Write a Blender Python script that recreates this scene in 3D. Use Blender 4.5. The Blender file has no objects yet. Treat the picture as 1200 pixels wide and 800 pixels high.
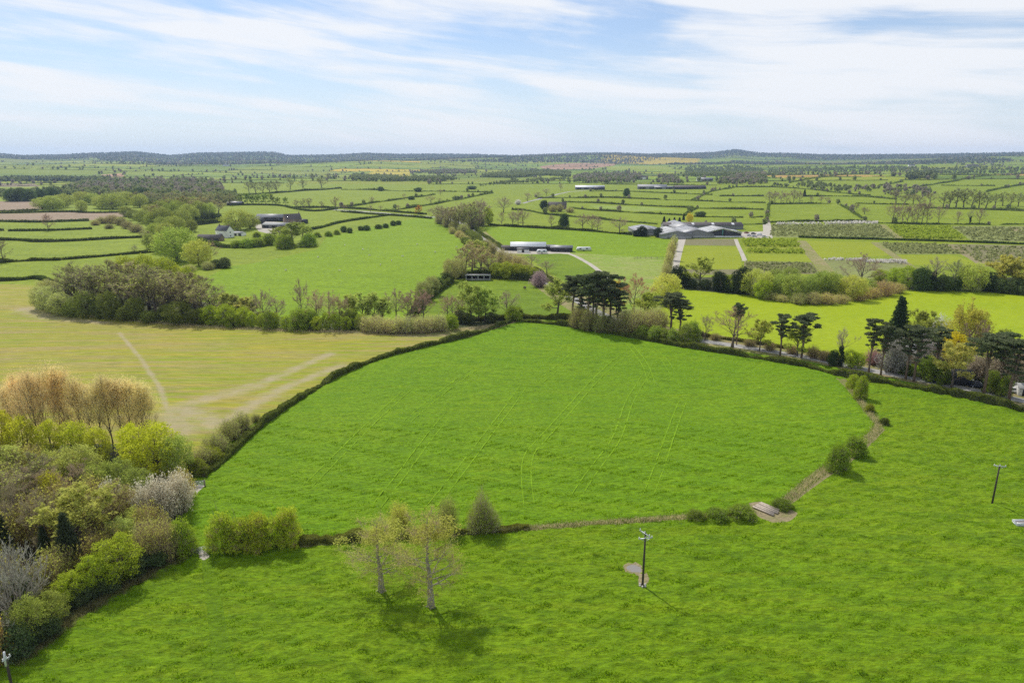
import bpy, math, random
import numpy as np
from mathutils import Vector, Matrix
from mathutils.geometry import delaunay_2d_cdt

# ------------------------------------------------------------------ camera, sky, sun, exposure
sc = bpy.context.scene
COL = sc.collection
CAMH = 60.0
FPX = 800.0                                   # focal length in pixels of a 1200 x 800 picture
PITCH = math.atan(213.0 / FPX)
cam = bpy.data.cameras.new('camera')
cam.lens = 24.0; cam.sensor_width = 36.0; cam.sensor_fit = 'HORIZONTAL'
cam.clip_start = 0.5; cam.clip_end = 40000.0
camo = bpy.data.objects.new('camera', cam); COL.objects.link(camo)
camo.location = (0, 0, CAMH); camo.rotation_euler = (math.pi / 2 - PITCH, 0, 0)
sc.camera = camo

SUN_EL, SUN_AZ = math.radians(50), math.radians(-32)      # azimuth from +Y, clockwise
sdir = Vector((math.sin(SUN_AZ) * math.cos(SUN_EL), math.cos(SUN_AZ) * math.cos(SUN_EL), math.sin(SUN_EL)))
sl = bpy.data.lights.new('sun', 'SUN'); sl.energy = 3.0; sl.angle = math.radians(1.4); sl.color = (1.0, 0.95, 0.87)
so = bpy.data.objects.new('sun', sl); COL.objects.link(so)
so.rotation_euler = (-sdir).to_track_quat('-Z', 'Y').to_euler()
so.location = (0, 0, 500)

W = bpy.data.worlds.new('World'); sc.world = W; W.use_nodes = True
def sky():
    nt = W.node_tree; N = nt.nodes; L = nt.links
    for n in list(N): N.remove(n)
    out = N.new('ShaderNodeOutputWorld'); bg = N.new('ShaderNodeBackground'); L.new(bg.outputs[0], out.inputs[0])
    bg.inputs['Strength'].default_value = 0.085
    st = N.new('ShaderNodeTexSky'); st.sky_type = 'NISHITA'; st.sun_disc = False
    st.sun_elevation = SUN_EL; st.sun_rotation = SUN_AZ; st.altitude = 60; st.air_density = 1.0; st.dust_density = 0.15; st.ozone_density = 3.0
    tc = N.new('ShaderNodeTexCoord')
    sep = N.new('ShaderNodeSeparateXYZ'); L.new(tc.outputs['Generated'], sep.inputs[0])
    def math_(op, a, b=None):
        m = N.new('ShaderNodeMath'); m.operation = op
        for i, v in enumerate((a, b)):
            if v is None: continue
            if isinstance(v, (int, float)): m.inputs[i].default_value = v
            else: L.new(v, m.inputs[i])
        return m.outputs[0]
    # cirrus: a sheet seen in perspective, streaks running across and slightly down to the right
    zt = math_('ADD', math_('MULTIPLY', sep.outputs['X'], 0.11), sep.outputs['Z'])
    cmb = N.new('ShaderNodeCombineXYZ')
    L.new(math_('ADD', sep.outputs['X'], 3.7), cmb.inputs[0]); L.new(sep.outputs['Y'], cmb.inputs[1]); L.new(math_('MULTIPLY', zt, 5.6), cmb.inputs[2])
    wn = N.new('ShaderNodeTexNoise'); wn.inputs['Scale'].default_value = 1.7; wn.inputs['Detail'].default_value = 3
    L.new(cmb.outputs[0], wn.inputs['Vector'])
    wm = N.new('ShaderNodeVectorMath'); wm.operation = 'MULTIPLY_ADD'
    L.new(wn.outputs['Color'], wm.inputs[0]); wm.inputs[1].default_value = (0.5, 0.3, 0.35); L.new(cmb.outputs[0], wm.inputs[2])
    n1 = N.new('ShaderNodeTexNoise'); n1.inputs['Scale'].default_value = 2.3; n1.inputs['Detail'].default_value = 9; n1.inputs['Roughness'].default_value = 0.55
    L.new(wm.outputs[0], n1.inputs['Vector'])
    sc2 = N.new('ShaderNodeVectorMath'); sc2.operation = 'MULTIPLY'; sc2.inputs[1].default_value = (1.2, 0.8, 4.0)
    L.new(wm.outputs[0], sc2.inputs[0])
    n2 = N.new('ShaderNodeTexNoise'); n2.inputs['Scale'].default_value = 2.6; n2.inputs['Detail'].default_value = 8; n2.inputs['Roughness'].default_value = 0.6
    L.new(sc2.outputs[0], n2.inputs['Vector'])
    mixv = math_('ADD', math_('MULTIPLY', n1.outputs[0], 0.72), math_('MULTIPLY', n2.outputs[0], 0.28))
    mr = N.new('ShaderNodeMapRange'); mr.interpolation_type = 'SMOOTHSTEP'
    mr.inputs['From Min'].default_value = 0.415; mr.inputs['From Max'].default_value = 0.575
    L.new(mixv, mr.inputs['Value'])
    cl = math_('MULTIPLY', mr.outputs[0], 0.92)
    # one long narrow streak of cirrus low in the north-west, feathered by the same noise
    def pdir(px, py): return Vector(((px - 600) / FPX, CP_ - (py - 400) / FPX * SP_, -SP_ - (py - 400) / FPX * CP_)).normalized()
    CP_, SP_ = math.cos(PITCH), math.sin(PITCH); d1, d2 = pdir(-40, 66), pdir(128, 112); nrm = d1.cross(d2).normalized(); al = (d2 - d1).normalized()
    def dot(v):
        x = N.new('ShaderNodeVectorMath'); x.operation = 'DOT_PRODUCT'; L.new(tc.outputs['Generated'], x.inputs[0]); x.inputs[1].default_value = v; return x.outputs['Value']
    def rng_(v, a, b, c=0., d=1.):
        x = N.new('ShaderNodeMapRange'); x.interpolation_type = 'SMOOTHSTEP'
        for i, q in zip(('From Min', 'From Max', 'To Min', 'To Max'), (a, b, c, d)): x.inputs[i].default_value = q
        L.new(v, x.inputs['Value']); return x.outputs[0]
    off = math_('ABSOLUTE', math_('ADD', dot(nrm), math_('MULTIPLY', math_('SUBTRACT', n2.outputs[0], .5), .03)))
    e2 = d2.dot(al); e1 = d1.dot(al)
    stk = math_('MULTIPLY', math_('MULTIPLY', rng_(off, .004, .014, 1., 0.), rng_(dot(al), e2 - .06, e2 + .01, 1., 0.)), math_('MULTIPLY', rng_(dot(al), e1 - .25, e1, 0., 1.), rng_(n2.outputs[0], .3, .6, .45, .95)))
    cl = math_('MAXIMUM', cl, stk)
    # thin veil, denser towards the horizon all round
    veil = N.new('ShaderNodeMapRange'); veil.inputs['From Min'].default_value = 0.0; veil.inputs['From Max'].default_value = 0.16
    veil.inputs['To Min'].default_value = 0.92; veil.inputs['To Max'].default_value = 0.24
    L.new(sep.outputs['Z'], veil.inputs['Value'])
    mx = N.new('ShaderNodeMix'); mx.data_type = 'RGBA'
    tn = N.new('ShaderNodeVectorMath'); tn.operation = 'MULTIPLY'; tn.inputs[1].default_value = (.86, .90, 1.0); L.new(st.outputs[0], tn.inputs[0])
    vx = N.new('ShaderNodeMix'); vx.data_type = 'RGBA'; vx.inputs['B'].default_value = (6.5, 7.2, 7.8, 1)
    L.new(veil.outputs[0], vx.inputs['Factor']); L.new(tn.outputs[0], vx.inputs['A'])
    L.new(cl, mx.inputs['Factor']); L.new(vx.outputs['Result'], mx.inputs['A'])
    mx.inputs['B'].default_value = (7.8, 7.95, 8.2, 1)
    L.new(mx.outputs['Result'], bg.inputs['Color'])
sky()
vs = sc.view_settings
vs.view_transform = 'Standard'; vs.look = 'None'; vs.exposure = 0.5; vs.gamma = 1.0; vs.use_curve_mapping = False
sc.cycles.use_denoising = False
sc.cycles.max_bounces = 9; sc.cycles.transparent_max_bounces = 8; sc.cycles.volume_bounces = 0
sc.cycles.diffuse_bounces = 5; sc.cycles.transmission_bounces = 5

# ------------------------------------------------------------------ terrain and the way from a picture point to the land
SKY_PX = np.array([-300, -150, 0, 25, 70, 110, 160, 200, 230, 275, 318, 340, 400, 430, 470, 500, 560, 600, 680, 720, 760, 800, 835, 862, 885, 900, 920, 960, 1000, 1080, 1140, 1200, 1350, 1500], float)
SKY_PY = np.array([180, 180, 180.5, 182, 181.5, 180, 179, 182, 180, 179.5, 179, 182, 181, 180, 181, 180.7, 181, 182, 180, 179.7, 180.8, 180.2, 179.5, 177, 179.5, 180.2, 180, 181.3, 181.4, 181, 180.5, 179.6, 180, 180], float)
CP, SP = math.cos(PITCH), math.sin(PITCH)
def ray(px, py):
    u = (np.asarray(px, float) - 600) / FPX; v = (np.asarray(py, float) - 400) / FPX
    return u, CP - v * SP, -SP - v * CP
SKY_PY = 180.4 + (SKY_PY - 180.4) * 1.45
_rx, _ry, _rz = ray(SKY_PX, SKY_PY)
_AZ = np.arctan2(_rx, _ry)
HD = 9500.0
_TOP = (CAMH + HD * _rz / np.hypot(_rx, _ry))
def smooth(a, b, x):
    t = np.clip((x - a) / (b - a), 0, 1); return t * t * (3 - 2 * t)
def H(x, y):
    x = np.asarray(x, float); y = np.asarray(y, float)
    d = np.hypot(x, y)
    top = np.interp(np.arctan2(x, np.maximum(y, 1e-3)), _AZ, _TOP)
    t = np.clip((d - 1300) / (HD - 1300), 0, 1)
    r = top * (0.75 * t ** 1.7 + 0.25 * smooth(0.55, 1.0, t))
    r = r - 0.02 * np.clip(d - HD, 0, None)
    a = smooth(500, 3200, d) * (1 - smooth(6500, 9200, d))
    u = 9.0 * np.sin(x / 310 + 1.3) * np.sin(y / 420 + 0.4) + 10.0 * np.sin(x / 720 - y / 950 + 2.0) + 4.0 * np.sin(y / 260 + x / 900)
    n = 0.35 * np.sin(x / 34 + 0.5) * np.sin(y / 41) + 0.25 * np.sin(x / 19 + y / 23)
    az = np.arctan2(x, np.maximum(y, 1e-3))
    r = r + 34 * np.exp(-((d - 6300 - 500 * np.sin(az * 5)) / 620) ** 2) * (.5 + .5 * np.sin(az * 9 + 1.0)) + 20 * np.exp(-((d - 4600 - 300 * np.sin(az * 7 + 2)) / 420) ** 2) * (.5 + .5 * np.sin(az * 12 + 3.0))
    return r + a * u + n * smooth(20, 60, d)
def _vn(x, y, s):
    xi = np.floor(x).astype(np.int64); yi = np.floor(y).astype(np.int64); fx = x - xi; fy = y - yi; fx = fx * fx * (3 - 2 * fx); fy = fy * fy * (3 - 2 * fy)
    def h(a, b):
        n = (a * 374761393 + b * 668265263 + s * 974634777) & 0x7fffffff; n = ((n ^ (n >> 13)) * 1274126177) & 0x7fffffff; return ((n ^ (n >> 16)) & 0xffff) / 65535.0
    return (h(xi, yi) * (1 - fx) + h(xi + 1, yi) * fx) * (1 - fy) + (h(xi, yi + 1) * (1 - fx) + h(xi + 1, yi + 1) * fx) * fy
def tuss(x, y):
    """the tussocks of the near grass, as height over the smooth land"""
    x = np.asarray(x, float); y = np.asarray(y, float); c, s = math.cos(.16), math.sin(.16); u = x * c - y * s; v = x * s + y * c
    a = _vn(u / 1.45, v / .8, 1); b = _vn(u / .7 + 7, v / .45, 2); k = _vn(u / 14., v / 5., 3)
    t = np.clip(a - .42, 0, 1) ** 1.2 * .72 + (b - .5) * .15
    return t * (.45 + 1.1 * k) * (1 - smooth(190, 250, y)) * smooth(20, 60, y)
_T = np.concatenate([np.linspace(40, 420, 500), np.geomspace(421, 12000, 900)])
def P(px, py):
    """Where the sight line through a picture point meets the land (arrays in, arrays out)."""
    px = np.atleast_1d(np.asarray(px, float)); py = np.atleast_1d(np.asarray(py, float))
    ox, oy = [], []
    for k in range(0, len(px), 64):
        rx, ry, rz = ray(px[k:k + 64], py[k:k + 64])
        X = rx[:, None] * _T; Y = ry[:, None] * _T; Z = CAMH + rz[:, None] * _T
        below = Z < H(X, Y)
        i = np.where(below.any(1), below.argmax(1), len(_T) - 1); i = np.maximum(i, 1)
        lo, hi = _T[i - 1], _T[i]
        for _ in range(18):
            m = (lo + hi) / 2
            b = CAMH + rz * m < H(rx * m, ry * m)
            hi = np.where(b, m, hi); lo = np.where(b, lo, m)
        ox.append(rx * hi); oy.append(ry * hi)
    return np.concatenate(ox), np.concatenate(oy)
def pts_px(l):
    x, y = P([p[0] for p in l], [p[1] for p in l])
    return np.stack([x, y], 1)
def depth(x, y, z=0.0):
    return y * CP + (CAMH - z) * SP
def resample(p, step, closed=False):
    p = np.asarray(p, float)
    if closed: p = np.vstack([p, p[:1]])
    s = np.concatenate([[0], np.cumsum(np.hypot(*np.diff(p, axis=0).T))])
    n = max(2, int(round(s[-1] / step)) + 1)
    t = np.linspace(0, s[-1], n)
    q = np.stack([np.interp(t, s, p[:, k]) for k in range(p.shape[1])], 1)
    return q[:-1] if closed else q
def smooth_line(p, it=2):
    p = np.asarray(p, float)
    for _ in range(it):
        q = [p[0]]
        for a, b in zip(p[:-1], p[1:]): q += [a * .75 + b * .25, a * .25 + b * .75]
        q.append(p[-1]); p = np.array(q)
    return p

# ------------------------------------------------------------------ materials
def new_mat(name):
    m = bpy.data.materials.new(name); m.use_nodes = True
    nt = m.node_tree
    for n in list(nt.nodes): nt.nodes.remove(n)
    return m, nt, nt.nodes, nt.links
def col4(c): return (c[0], c[1], c[2], 1)
def plain(name, c, rough=0.8, metal=0.0, var=0.25, scale=1.5, bump=0.0):
    m, nt, N, L = new_mat(name)
    o = N.new('ShaderNodeOutputMaterial'); b = N.new('ShaderNodeBsdfPrincipled'); L.new(b.outputs[0], o.inputs[0])
    b.inputs['Roughness'].default_value = rough; b.inputs['Metallic'].default_value = metal
    g = N.new('ShaderNodeNewGeometry')
    n = N.new('ShaderNodeTexNoise'); n.inputs['Scale'].default_value = scale; n.inputs['Detail'].default_value = 6; n.inputs['Roughness'].default_value = .65
    L.new(g.outputs['Position'], n.inputs['Vector'])
    r = N.new('ShaderNodeMapRange'); r.inputs['From Min'].default_value = .3; r.inputs['From Max'].default_value = .7
    r.inputs['To Min'].default_value = 1 - var; r.inputs['To Max'].default_value = 1 + var; L.new(n.outputs[0], r.inputs[0])
    v = N.new('ShaderNodeVectorMath'); v.operation = 'SCALE'; v.inputs[0].default_value = c; L.new(r.outputs[0], v.inputs['Scale'])
    L.new(v.outputs[0], b.inputs['Base Color'])
    if bump:
        bp = N.new('ShaderNodeBump'); bp.inputs['Strength'].default_value = 1; bp.inputs['Distance'].default_value = bump
        L.new(n.outputs[0], bp.inputs['Height']); L.new(bp.outputs[0], b.inputs['Normal'])
    return m
def leafy(name, c, trans=0.35, tint=True, var=0.35):
    """leaves and twigs: matt, part of the light passes through; each plant's own colour comes from its object colour"""
    m, nt, N, L = new_mat(name)
    o = N.new('ShaderNodeOutputMaterial')
    g = N.new('ShaderNodeNewGeometry')
    n = N.new('ShaderNodeTexNoise'); n.inputs['Scale'].default_value = 0.9; n.inputs['Detail'].default_value = 5; n.inputs['Roughness'].default_value = .7
    L.new(g.outputs['Position'], n.inputs['Vector'])
    r = N.new('ShaderNodeMapRange'); r.inputs['From Min'].default_value = .3; r.inputs['From Max'].default_value = .7
    r.inputs['To Min'].default_value = 1 - var; r.inputs['To Max'].default_value = 1 + var; L.new(n.outputs[0], r.inputs[0])
    v = N.new('ShaderNodeVectorMath'); v.operation = 'SCALE'; v.inputs[0].default_value = c; L.new(r.outputs[0], v.inputs['Scale'])
    colr = v.outputs[0]
    if tint:
        oi = N.new('ShaderNodeObjectInfo'); mu = N.new('ShaderNodeVectorMath'); mu.operation = 'MULTIPLY'
        L.new(v.outputs[0], mu.inputs[0]); L.new(oi.outputs['Color'], mu.inputs[1]); colr = mu.outputs[0]
    d = N.new('ShaderNodeBsdfDiffuse'); t = N.new('ShaderNodeBsdfTranslucent')
    L.new(colr, d.inputs[0]); L.new(colr, t.inputs[0])
    mx = N.new('ShaderNodeMixShader'); mx.inputs[0].default_value = trans
    L.new(d.outputs[0], mx.inputs[1]); L.new(t.outputs[0], mx.inputs[2]); L.new(mx.outputs[0], o.inputs[0])
    return m
def field_mat(name, ca, cb, cc, big=0.02, mid=0.22, fine=1.3, bump=0.35, stretch=(0.55, 1.3), rot=0.0, rows=0.0, rowdir=0.0, streak=0.0, cellattr=False, blade=0.0, mixw=(0.30, 0.42)):
    """grass or crop: three colours mixed by patches of three sizes; tussocks as relief"""
    m, nt, N, L = new_mat(name)
    o = N.new('ShaderNodeOutputMaterial'); d = N.new('ShaderNodeBsdfPrincipled'); L.new(d.outputs[0], o.inputs[0])
    d.inputs['Roughness'].default_value = 0.85; d.inputs['Specular IOR Level'].default_value = 0.12
    g = N.new('ShaderNodeNewGeometry')
    mp = N.new('ShaderNodeMapping'); mp.inputs['Rotation'].default_value = (0, 0, rot); mp.inputs['Scale'].default_value = (stretch[0], stretch[1], 1)
    L.new(g.outputs['Position'], mp.inputs['Vector'])
    def noise(s, det, ro, vec, dist=0.0):
        n = N.new('ShaderNodeTexNoise'); n.inputs['Scale'].default_value = s; n.inputs['Detail'].default_value = det
        n.inputs['Roughness'].default_value = ro; n.inputs['Distortion'].default_value = dist; L.new(vec, n.inputs['Vector']); return n.outputs[0]
    def mapr(v, a, b, c=0, e=1):
        r = N.new('ShaderNodeMapRange'); r.interpolation_type = 'SMOOTHSTEP'
        for i, q in zip(('From Min', 'From Max', 'To Min', 'To Max'), (a, b, c, e)): r.inputs[i].default_value = q
        L.new(v, r.inputs['Value']); return r.outputs[0]
    def mix(f, a, b):
        x = N.new('ShaderNodeMix'); x.data_type = 'RGBA'; L.new(f, x.inputs['Factor'])
        for k, q in (('A', a), ('B', b)):
            if isinstance(q, tuple): x.inputs[k].default_value = col4(q)
            else: L.new(q, x.inputs[k])
        return x.outputs['Result']
    def mm(op, a, b):
        x = N.new('ShaderNodeMath'); x.operation = op
        for i, q in enumerate((a, b)):
            if isinstance(q, (int, float)): x.inputs[i].default_value = q
            else: L.new(q, x.inputs[i])
        return x.outputs[0]
    nb = noise(big, 4, .6, g.outputs['Position'], 0.6)
    nm = noise(mid, 6, .68, mp.outputs[0], 0.4)
    nf = noise(fine, 5, .7, mp.outputs[0], 0.2)
    c = mix(mapr(nb, .36, .64), ca, cb)
    c = mix(mm('MULTIPLY', mapr(nm, .42, .68), mixw[1] * 2), c, cc)
    h = mm('ADD', mm('MULTIPLY', nm, .8), mm('MULTIPLY', nf, .8))
    if rows:
        w = N.new('ShaderNodeTexWave'); w.inputs['Scale'].default_value = rows; w.inputs['Distortion'].default_value = 2.5; w.inputs['Detail'].default_value = 3; w.inputs['Detail Scale'].default_value = .35
        mq = N.new('ShaderNodeMapping'); mq.inputs['Rotation'].default_value = (0, 0, rowdir); L.new(g.outputs['Position'], mq.inputs['Vector']); L.new(mq.outputs[0], w.inputs['Vector'])
        c = mix(mm('MULTIPLY', mapr(w.outputs[1], .35, .9), mm('MULTIPLY', nb, 0.75)), c, cc)
    if streak:
        ms = N.new('ShaderNodeMapping'); ms.inputs['Rotation'].default_value = (0, 0, math.radians(7)); ms.inputs['Scale'].default_value = (.035, .42, 1); L.new(g.outputs['Position'], ms.inputs['Vector'])
        ns = noise(1.0, 5, .6, ms.outputs[0], 0.8)
        c = mix(mm('MULTIPLY', mapr(ns, .46, .66), streak), c, tuple(min(1, q * f) for q, f in zip(ca, (1.45, 1.12, 1.2))))
        nd = noise(.045, 6, .7, g.outputs['Position'], 1.0)
        c = mix(mm('MULTIPLY', mapr(nd, .52, .72), streak * .8), c, tuple(q * f for q, f in zip(cc, (.85, .85, .9))))
    if cellattr:
        at = N.new('ShaderNodeAttribute'); at.attribute_name = 'cell'
        v = N.new('ShaderNodeVectorMath'); v.operation = 'MULTIPLY'; L.new(c, v.inputs[0]); L.new(at.outputs['Color'], v.inputs[1]); c = v.outputs[0]
    # lighter and darker blades
    s = N.new('ShaderNodeVectorMath'); s.operation = 'SCALE'; L.new(c, s.inputs[0]); L.new(mapr(nf, .3, .7, 1 - mixw[0], 1 + mixw[0]), s.inputs['Scale'])
    L.new(s.outputs[0], d.inputs['Base Color'])
    if bump:
        bp = N.new('ShaderNodeBump'); bp.inputs['Strength'].default_value = 1.0; bp.inputs['Distance'].default_value = bump
        L.new(h, bp.inputs['Height']); L.new(bp.outputs[0], d.inputs['Normal'])
    return m

# ------------------------------------------------------------------ mesh helpers
class Soup:
    """collects triangles and quads; build() links them as ONE mesh object"""
    def __init__(s): s.V = []; s.T = []; s.Q = []; s.tm = []; s.qm = []; s.n = 0
    def add(s, V, T=None, Q=None, m=0):
        V = np.asarray(V, float).reshape(-1, 3)
        if T is not None and len(T): T = np.asarray(T, int).reshape(-1, 3) + s.n; s.T.append(T); s.tm.append(np.full(len(T), m))
        if Q is not None and len(Q): Q = np.asarray(Q, int).reshape(-1, 4) + s.n; s.Q.append(Q); s.qm.append(np.full(len(Q), m))
        s.V.append(V); s.n += len(V)
    def mesh(s, name, mats, smooth=False):
        me = bpy.data.meshes.new(name)
        V = np.concatenate(s.V) if s.V else np.zeros((0, 3))
        T = np.concatenate(s.T) if s.T else np.zeros((0, 3), int); Q = np.concatenate(s.Q) if s.Q else np.zeros((0, 4), int)
        mi = np.concatenate(s.tm + s.qm) if (s.tm or s.qm) else np.zeros(0, int)
        me.vertices.add(len(V)); me.vertices.foreach_set('co', V.astype(np.float32).ravel())
        me.loops.add(T.size + Q.size); me.loops.foreach_set('vertex_index', np.concatenate([T.ravel(), Q.ravel()]).astype(np.int32))
        me.polygons.add(len(T) + len(Q))
        st = np.concatenate([np.arange(len(T)) * 3, T.size + np.arange(len(Q)) * 4])
        me.polygons.foreach_set('loop_start', st.astype(np.int32))
        me.polygons.foreach_set('material_index', mi.astype(np.int32))
        if smooth: me.polygons.foreach_set('use_smooth', np.ones(len(T) + len(Q), bool))
        for m in (mats if isinstance(mats, (list, tuple)) else [mats]): me.materials.append(m)
        me.update(calc_edges=True); me.validate()
        return me
    def build(s, name, mats, parent=None, smooth=False):
        return link(name, s.mesh(name, mats, smooth), parent)
def link(name, data, parent=None, loc=None):
    o = bpy.data.objects.new(name, data); COL.objects.link(o)
    if parent is not None: o.parent = parent
    if loc is not None: o.location = loc
    return o
def tag(o, label, cat, group=None):
    o['label'] = label; o['category'] = cat
    if group: o['group'] = group
    return o
def thing(name, label, cat, loc, rz=0.0, group=None):
    o = link(name, None, None, loc); o.rotation_euler = (0, 0, rz); o.empty_display_size = 0.3
    return tag(o, label, cat, group)
def structure(o): o['kind'] = 'structure'; return o
def stuff(o): o['kind'] = 'stuff'; return o
def norm(v): return v / np.maximum(np.linalg.norm(v, axis=-1, keepdims=True), 1e-9)
def tube(s, pts, rad, sides=5, m=0, cap=True):
    pts = np.asarray(pts, float); n = len(pts); rad = np.broadcast_to(rad, (n,))
    d = norm(np.gradient(pts, axis=0)); up = np.array([0, 0, 1.0]) if abs(d[0][2]) < .9 else np.array([1.0, 0, 0])
    a = norm(np.cross(d, up)); b = np.cross(d, a)
    ang = np.arange(sides) * 2 * math.pi / sides
    V = pts[:, None] + rad[:, None, None] * (np.cos(ang)[None, :, None] * a[:, None] + np.sin(ang)[None, :, None] * b[:, None])
    i = np.arange(n - 1)[:, None] * sides; j = np.arange(sides)[None]; k = (np.arange(sides) + 1)[None] % sides
    Q = np.stack([i + j, i + k, i + sides + k, i + sides + j], -1).reshape(-1, 4)
    V = V.reshape(-1, 3); T = []
    if cap:
        V = np.vstack([V, pts[-1:], pts[:1]])
        for q in range(sides):
            T.append([(n - 1) * sides + q, (n - 1) * sides + (q + 1) % sides, n * sides]); T.append([(q + 1) % sides, q, n * sides + 1])
    s.add(V, T, Q, m)
def box(s, c, size, rz=0.0, m=0, top=None):
    """a box on its centre; top = (sx, sy) shrinks the upper face"""
    sx, sy, sz = np.array(size) / 2.0; tx, ty = (sx, sy) if top is None else (top[0] / 2, top[1] / 2)
    V = np.array([[-sx, -sy, -sz], [sx, -sy, -sz], [sx, sy, -sz], [-sx, sy, -sz], [-tx, -ty, sz], [tx, -ty, sz], [tx, ty, sz], [-tx, ty, sz]])
    if rz: c_, s_ = math.cos(rz), math.sin(rz); V = V @ np.array([[c_, s_, 0], [-s_, c_, 0], [0, 0, 1]])
    s.add(V + np.array(c), None, [[0, 3, 2, 1], [4, 5, 6, 7], [0, 1, 5, 4], [1, 2, 6, 5], [2, 3, 7, 6], [3, 0, 4, 7]], m)
def rnd_dirs(g, n):
    v = g.normal(size=(n, 3)); return norm(v)
def leaves(s, g, C, size, m=0, flat=0.0, out=None):
    """one small three-cornered leaf at each point"""
    n = len(C); d = rnd_dirs(g, n)
    if out is not None: d = norm(d + out)
    if flat: d[:, 2] += flat; d = norm(d)
    a = norm(np.cross(d, rnd_dirs(g, n))); b = np.cross(d, a)
    sz = (size * g.uniform(.6, 1.4, n))[:, None]
    V = np.stack([C + a * sz * .6, C - a * sz * .35 + b * sz * .5, C - a * sz * .35 - b * sz * .5], 1).reshape(-1, 3)
    s.add(V, np.arange(3 * n).reshape(-1, 3), None, m)
def twigs(s, g, A, B, w, m=0):
    n = len(A); d = norm(B - A); p = norm(np.cross(d, rnd_dirs(g, n))) * (np.broadcast_to(w, (n,)) / 2)[:, None]
    V = np.stack([A - p, A + p, B], 1).reshape(-1, 3)
    s.add(V, np.arange(3 * n).reshape(-1, 3), None, m)
# ------------------------------------------------------------------ the land: fields, tracks, lanes, water
rng = np.random.default_rng(11)
M = {}
GR = dict(mid=0.30, fine=1.35, bump=.7, stretch=(0.6, 1.35), mixw=(.30, .45), streak=.38)
M['grass'] = field_mat('tussocky_grass', (.134, .236, .0040), (.155, .252, .0045), (.086, .168, .0030), **GR)
M['main'] = field_mat('lush_grass', (.120, .232, .0030), (.140, .250, .0035), (.090, .186, .0025), mid=0.30, fine=1.5, bump=.55, stretch=(0.6, 1.3), streak=.35)
M['pasture'] = field_mat('far_pasture', (.170, .225, .008), (.195, .245, .012), (.135, .185, .008), mid=.06, fine=.5, bump=.25, cellattr=True)
M['striped'] = field_mat('mown_pasture', (.155, .245, .002), (.175, .265, .003), (.130, .212, .002), mid=.08, fine=.7, bump=.25, rows=.055, rowdir=math.radians(105))
M['paddock'] = field_mat('paddock_grass', (.125, .195, .006), (.145, .212, .007), (.095, .155, .006), mid=.12, fine=.9, bump=.35)
M['hay'] = field_mat('pale_hay_field', (.240, .310, .006), (.255, .320, .008), (.215, .290, .006), mid=.05, fine=.6, bump=.15, mixw=(.12, .3))
M['worn'] = field_mat('worn_paddock', (.210, .270, .045), (.165, .265, .016), (.260, .270, .090), mid=.09, fine=.8, bump=.3)
M['nursery'] = field_mat('nursery_rows', (.195, .225, .060), (.210, .240, .065), (.165, .170, .070), mid=.10, fine=.8, bump=.3, rows=.11, rowdir=math.radians(92))
M['crop'] = field_mat('yellow_green_crop', (.240, .270, .020), (.265, .285, .025), (.160, .205, .020), mid=.25, fine=.9, bump=.5, rows=.10, rowdir=math.radians(92))
M['bright'] = field_mat('young_corn', (.215, .255, .010), (.230, .268, .012), (.190, .232, .012), mid=.06, fine=.7, bump=.15, mixw=(.12, .3))
M['fallow'] = field_mat('fallow_rows', (.185, .165, .085), (.200, .175, .095), (.150, .155, .065), mid=.15, fine=.9, bump=.4, rows=.12, rowdir=math.radians(92))
M['plough'] = field_mat('ploughed_soil', (.255, .190, .125), (.290, .215, .140), (.215, .160, .105), mid=.05, fine=.5, bump=.2, rows=.05, rowdir=math.radians(95))
M['plough_red'] = field_mat('red_soil', (.330, .190, .110), (.360, .210, .120), (.300, .190, .100), mid=.03, fine=.3, bump=.2)
M['rape'] = field_mat('rape_in_flower', (.420, .330, .020), (.380, .320, .020), (.330, .300, .020), mid=.03, fine=.3, bump=.2)
M['rough'] = field_mat('rough_dry_grass', (.215, .215, .070), (.180, .215, .040), (.300, .235, .130), mid=.35, fine=1.4, bump=.5, mixw=(.3, .6))
M['dead'] = field_mat('dead_sedge', (.225, .205, .085), (.165, .200, .040), (.125, .195, .010), mid=.5, fine=2.2, bump=.5, mixw=(.35, .5))
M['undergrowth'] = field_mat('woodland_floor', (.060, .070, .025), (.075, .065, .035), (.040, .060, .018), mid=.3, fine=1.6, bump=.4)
M['gravel'] = field_mat('pale_gravel', (.430, .395, .340), (.380, .350, .300), (.330, .300, .240), mid=.3, fine=2.5, bump=.1)
M['tarmac'] = field_mat('worn_tarmac', (.330, .320, .305), (.300, .290, .275), (.260, .250, .235), mid=.2, fine=2.5, bump=.03, mixw=(.12, .3))
M['earth'] = field_mat('bare_earth', (.265, .215, .130), (.230, .190, .105), (.180, .190, .055), mid=.5, fine=2.5, bump=.2)
M['path'] = field_mat('trodden_grass', (.106, .192, .003), (.122, .208, .003), (.084, .160, .003), mid=.3, fine=1.4, bump=.6)
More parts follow.
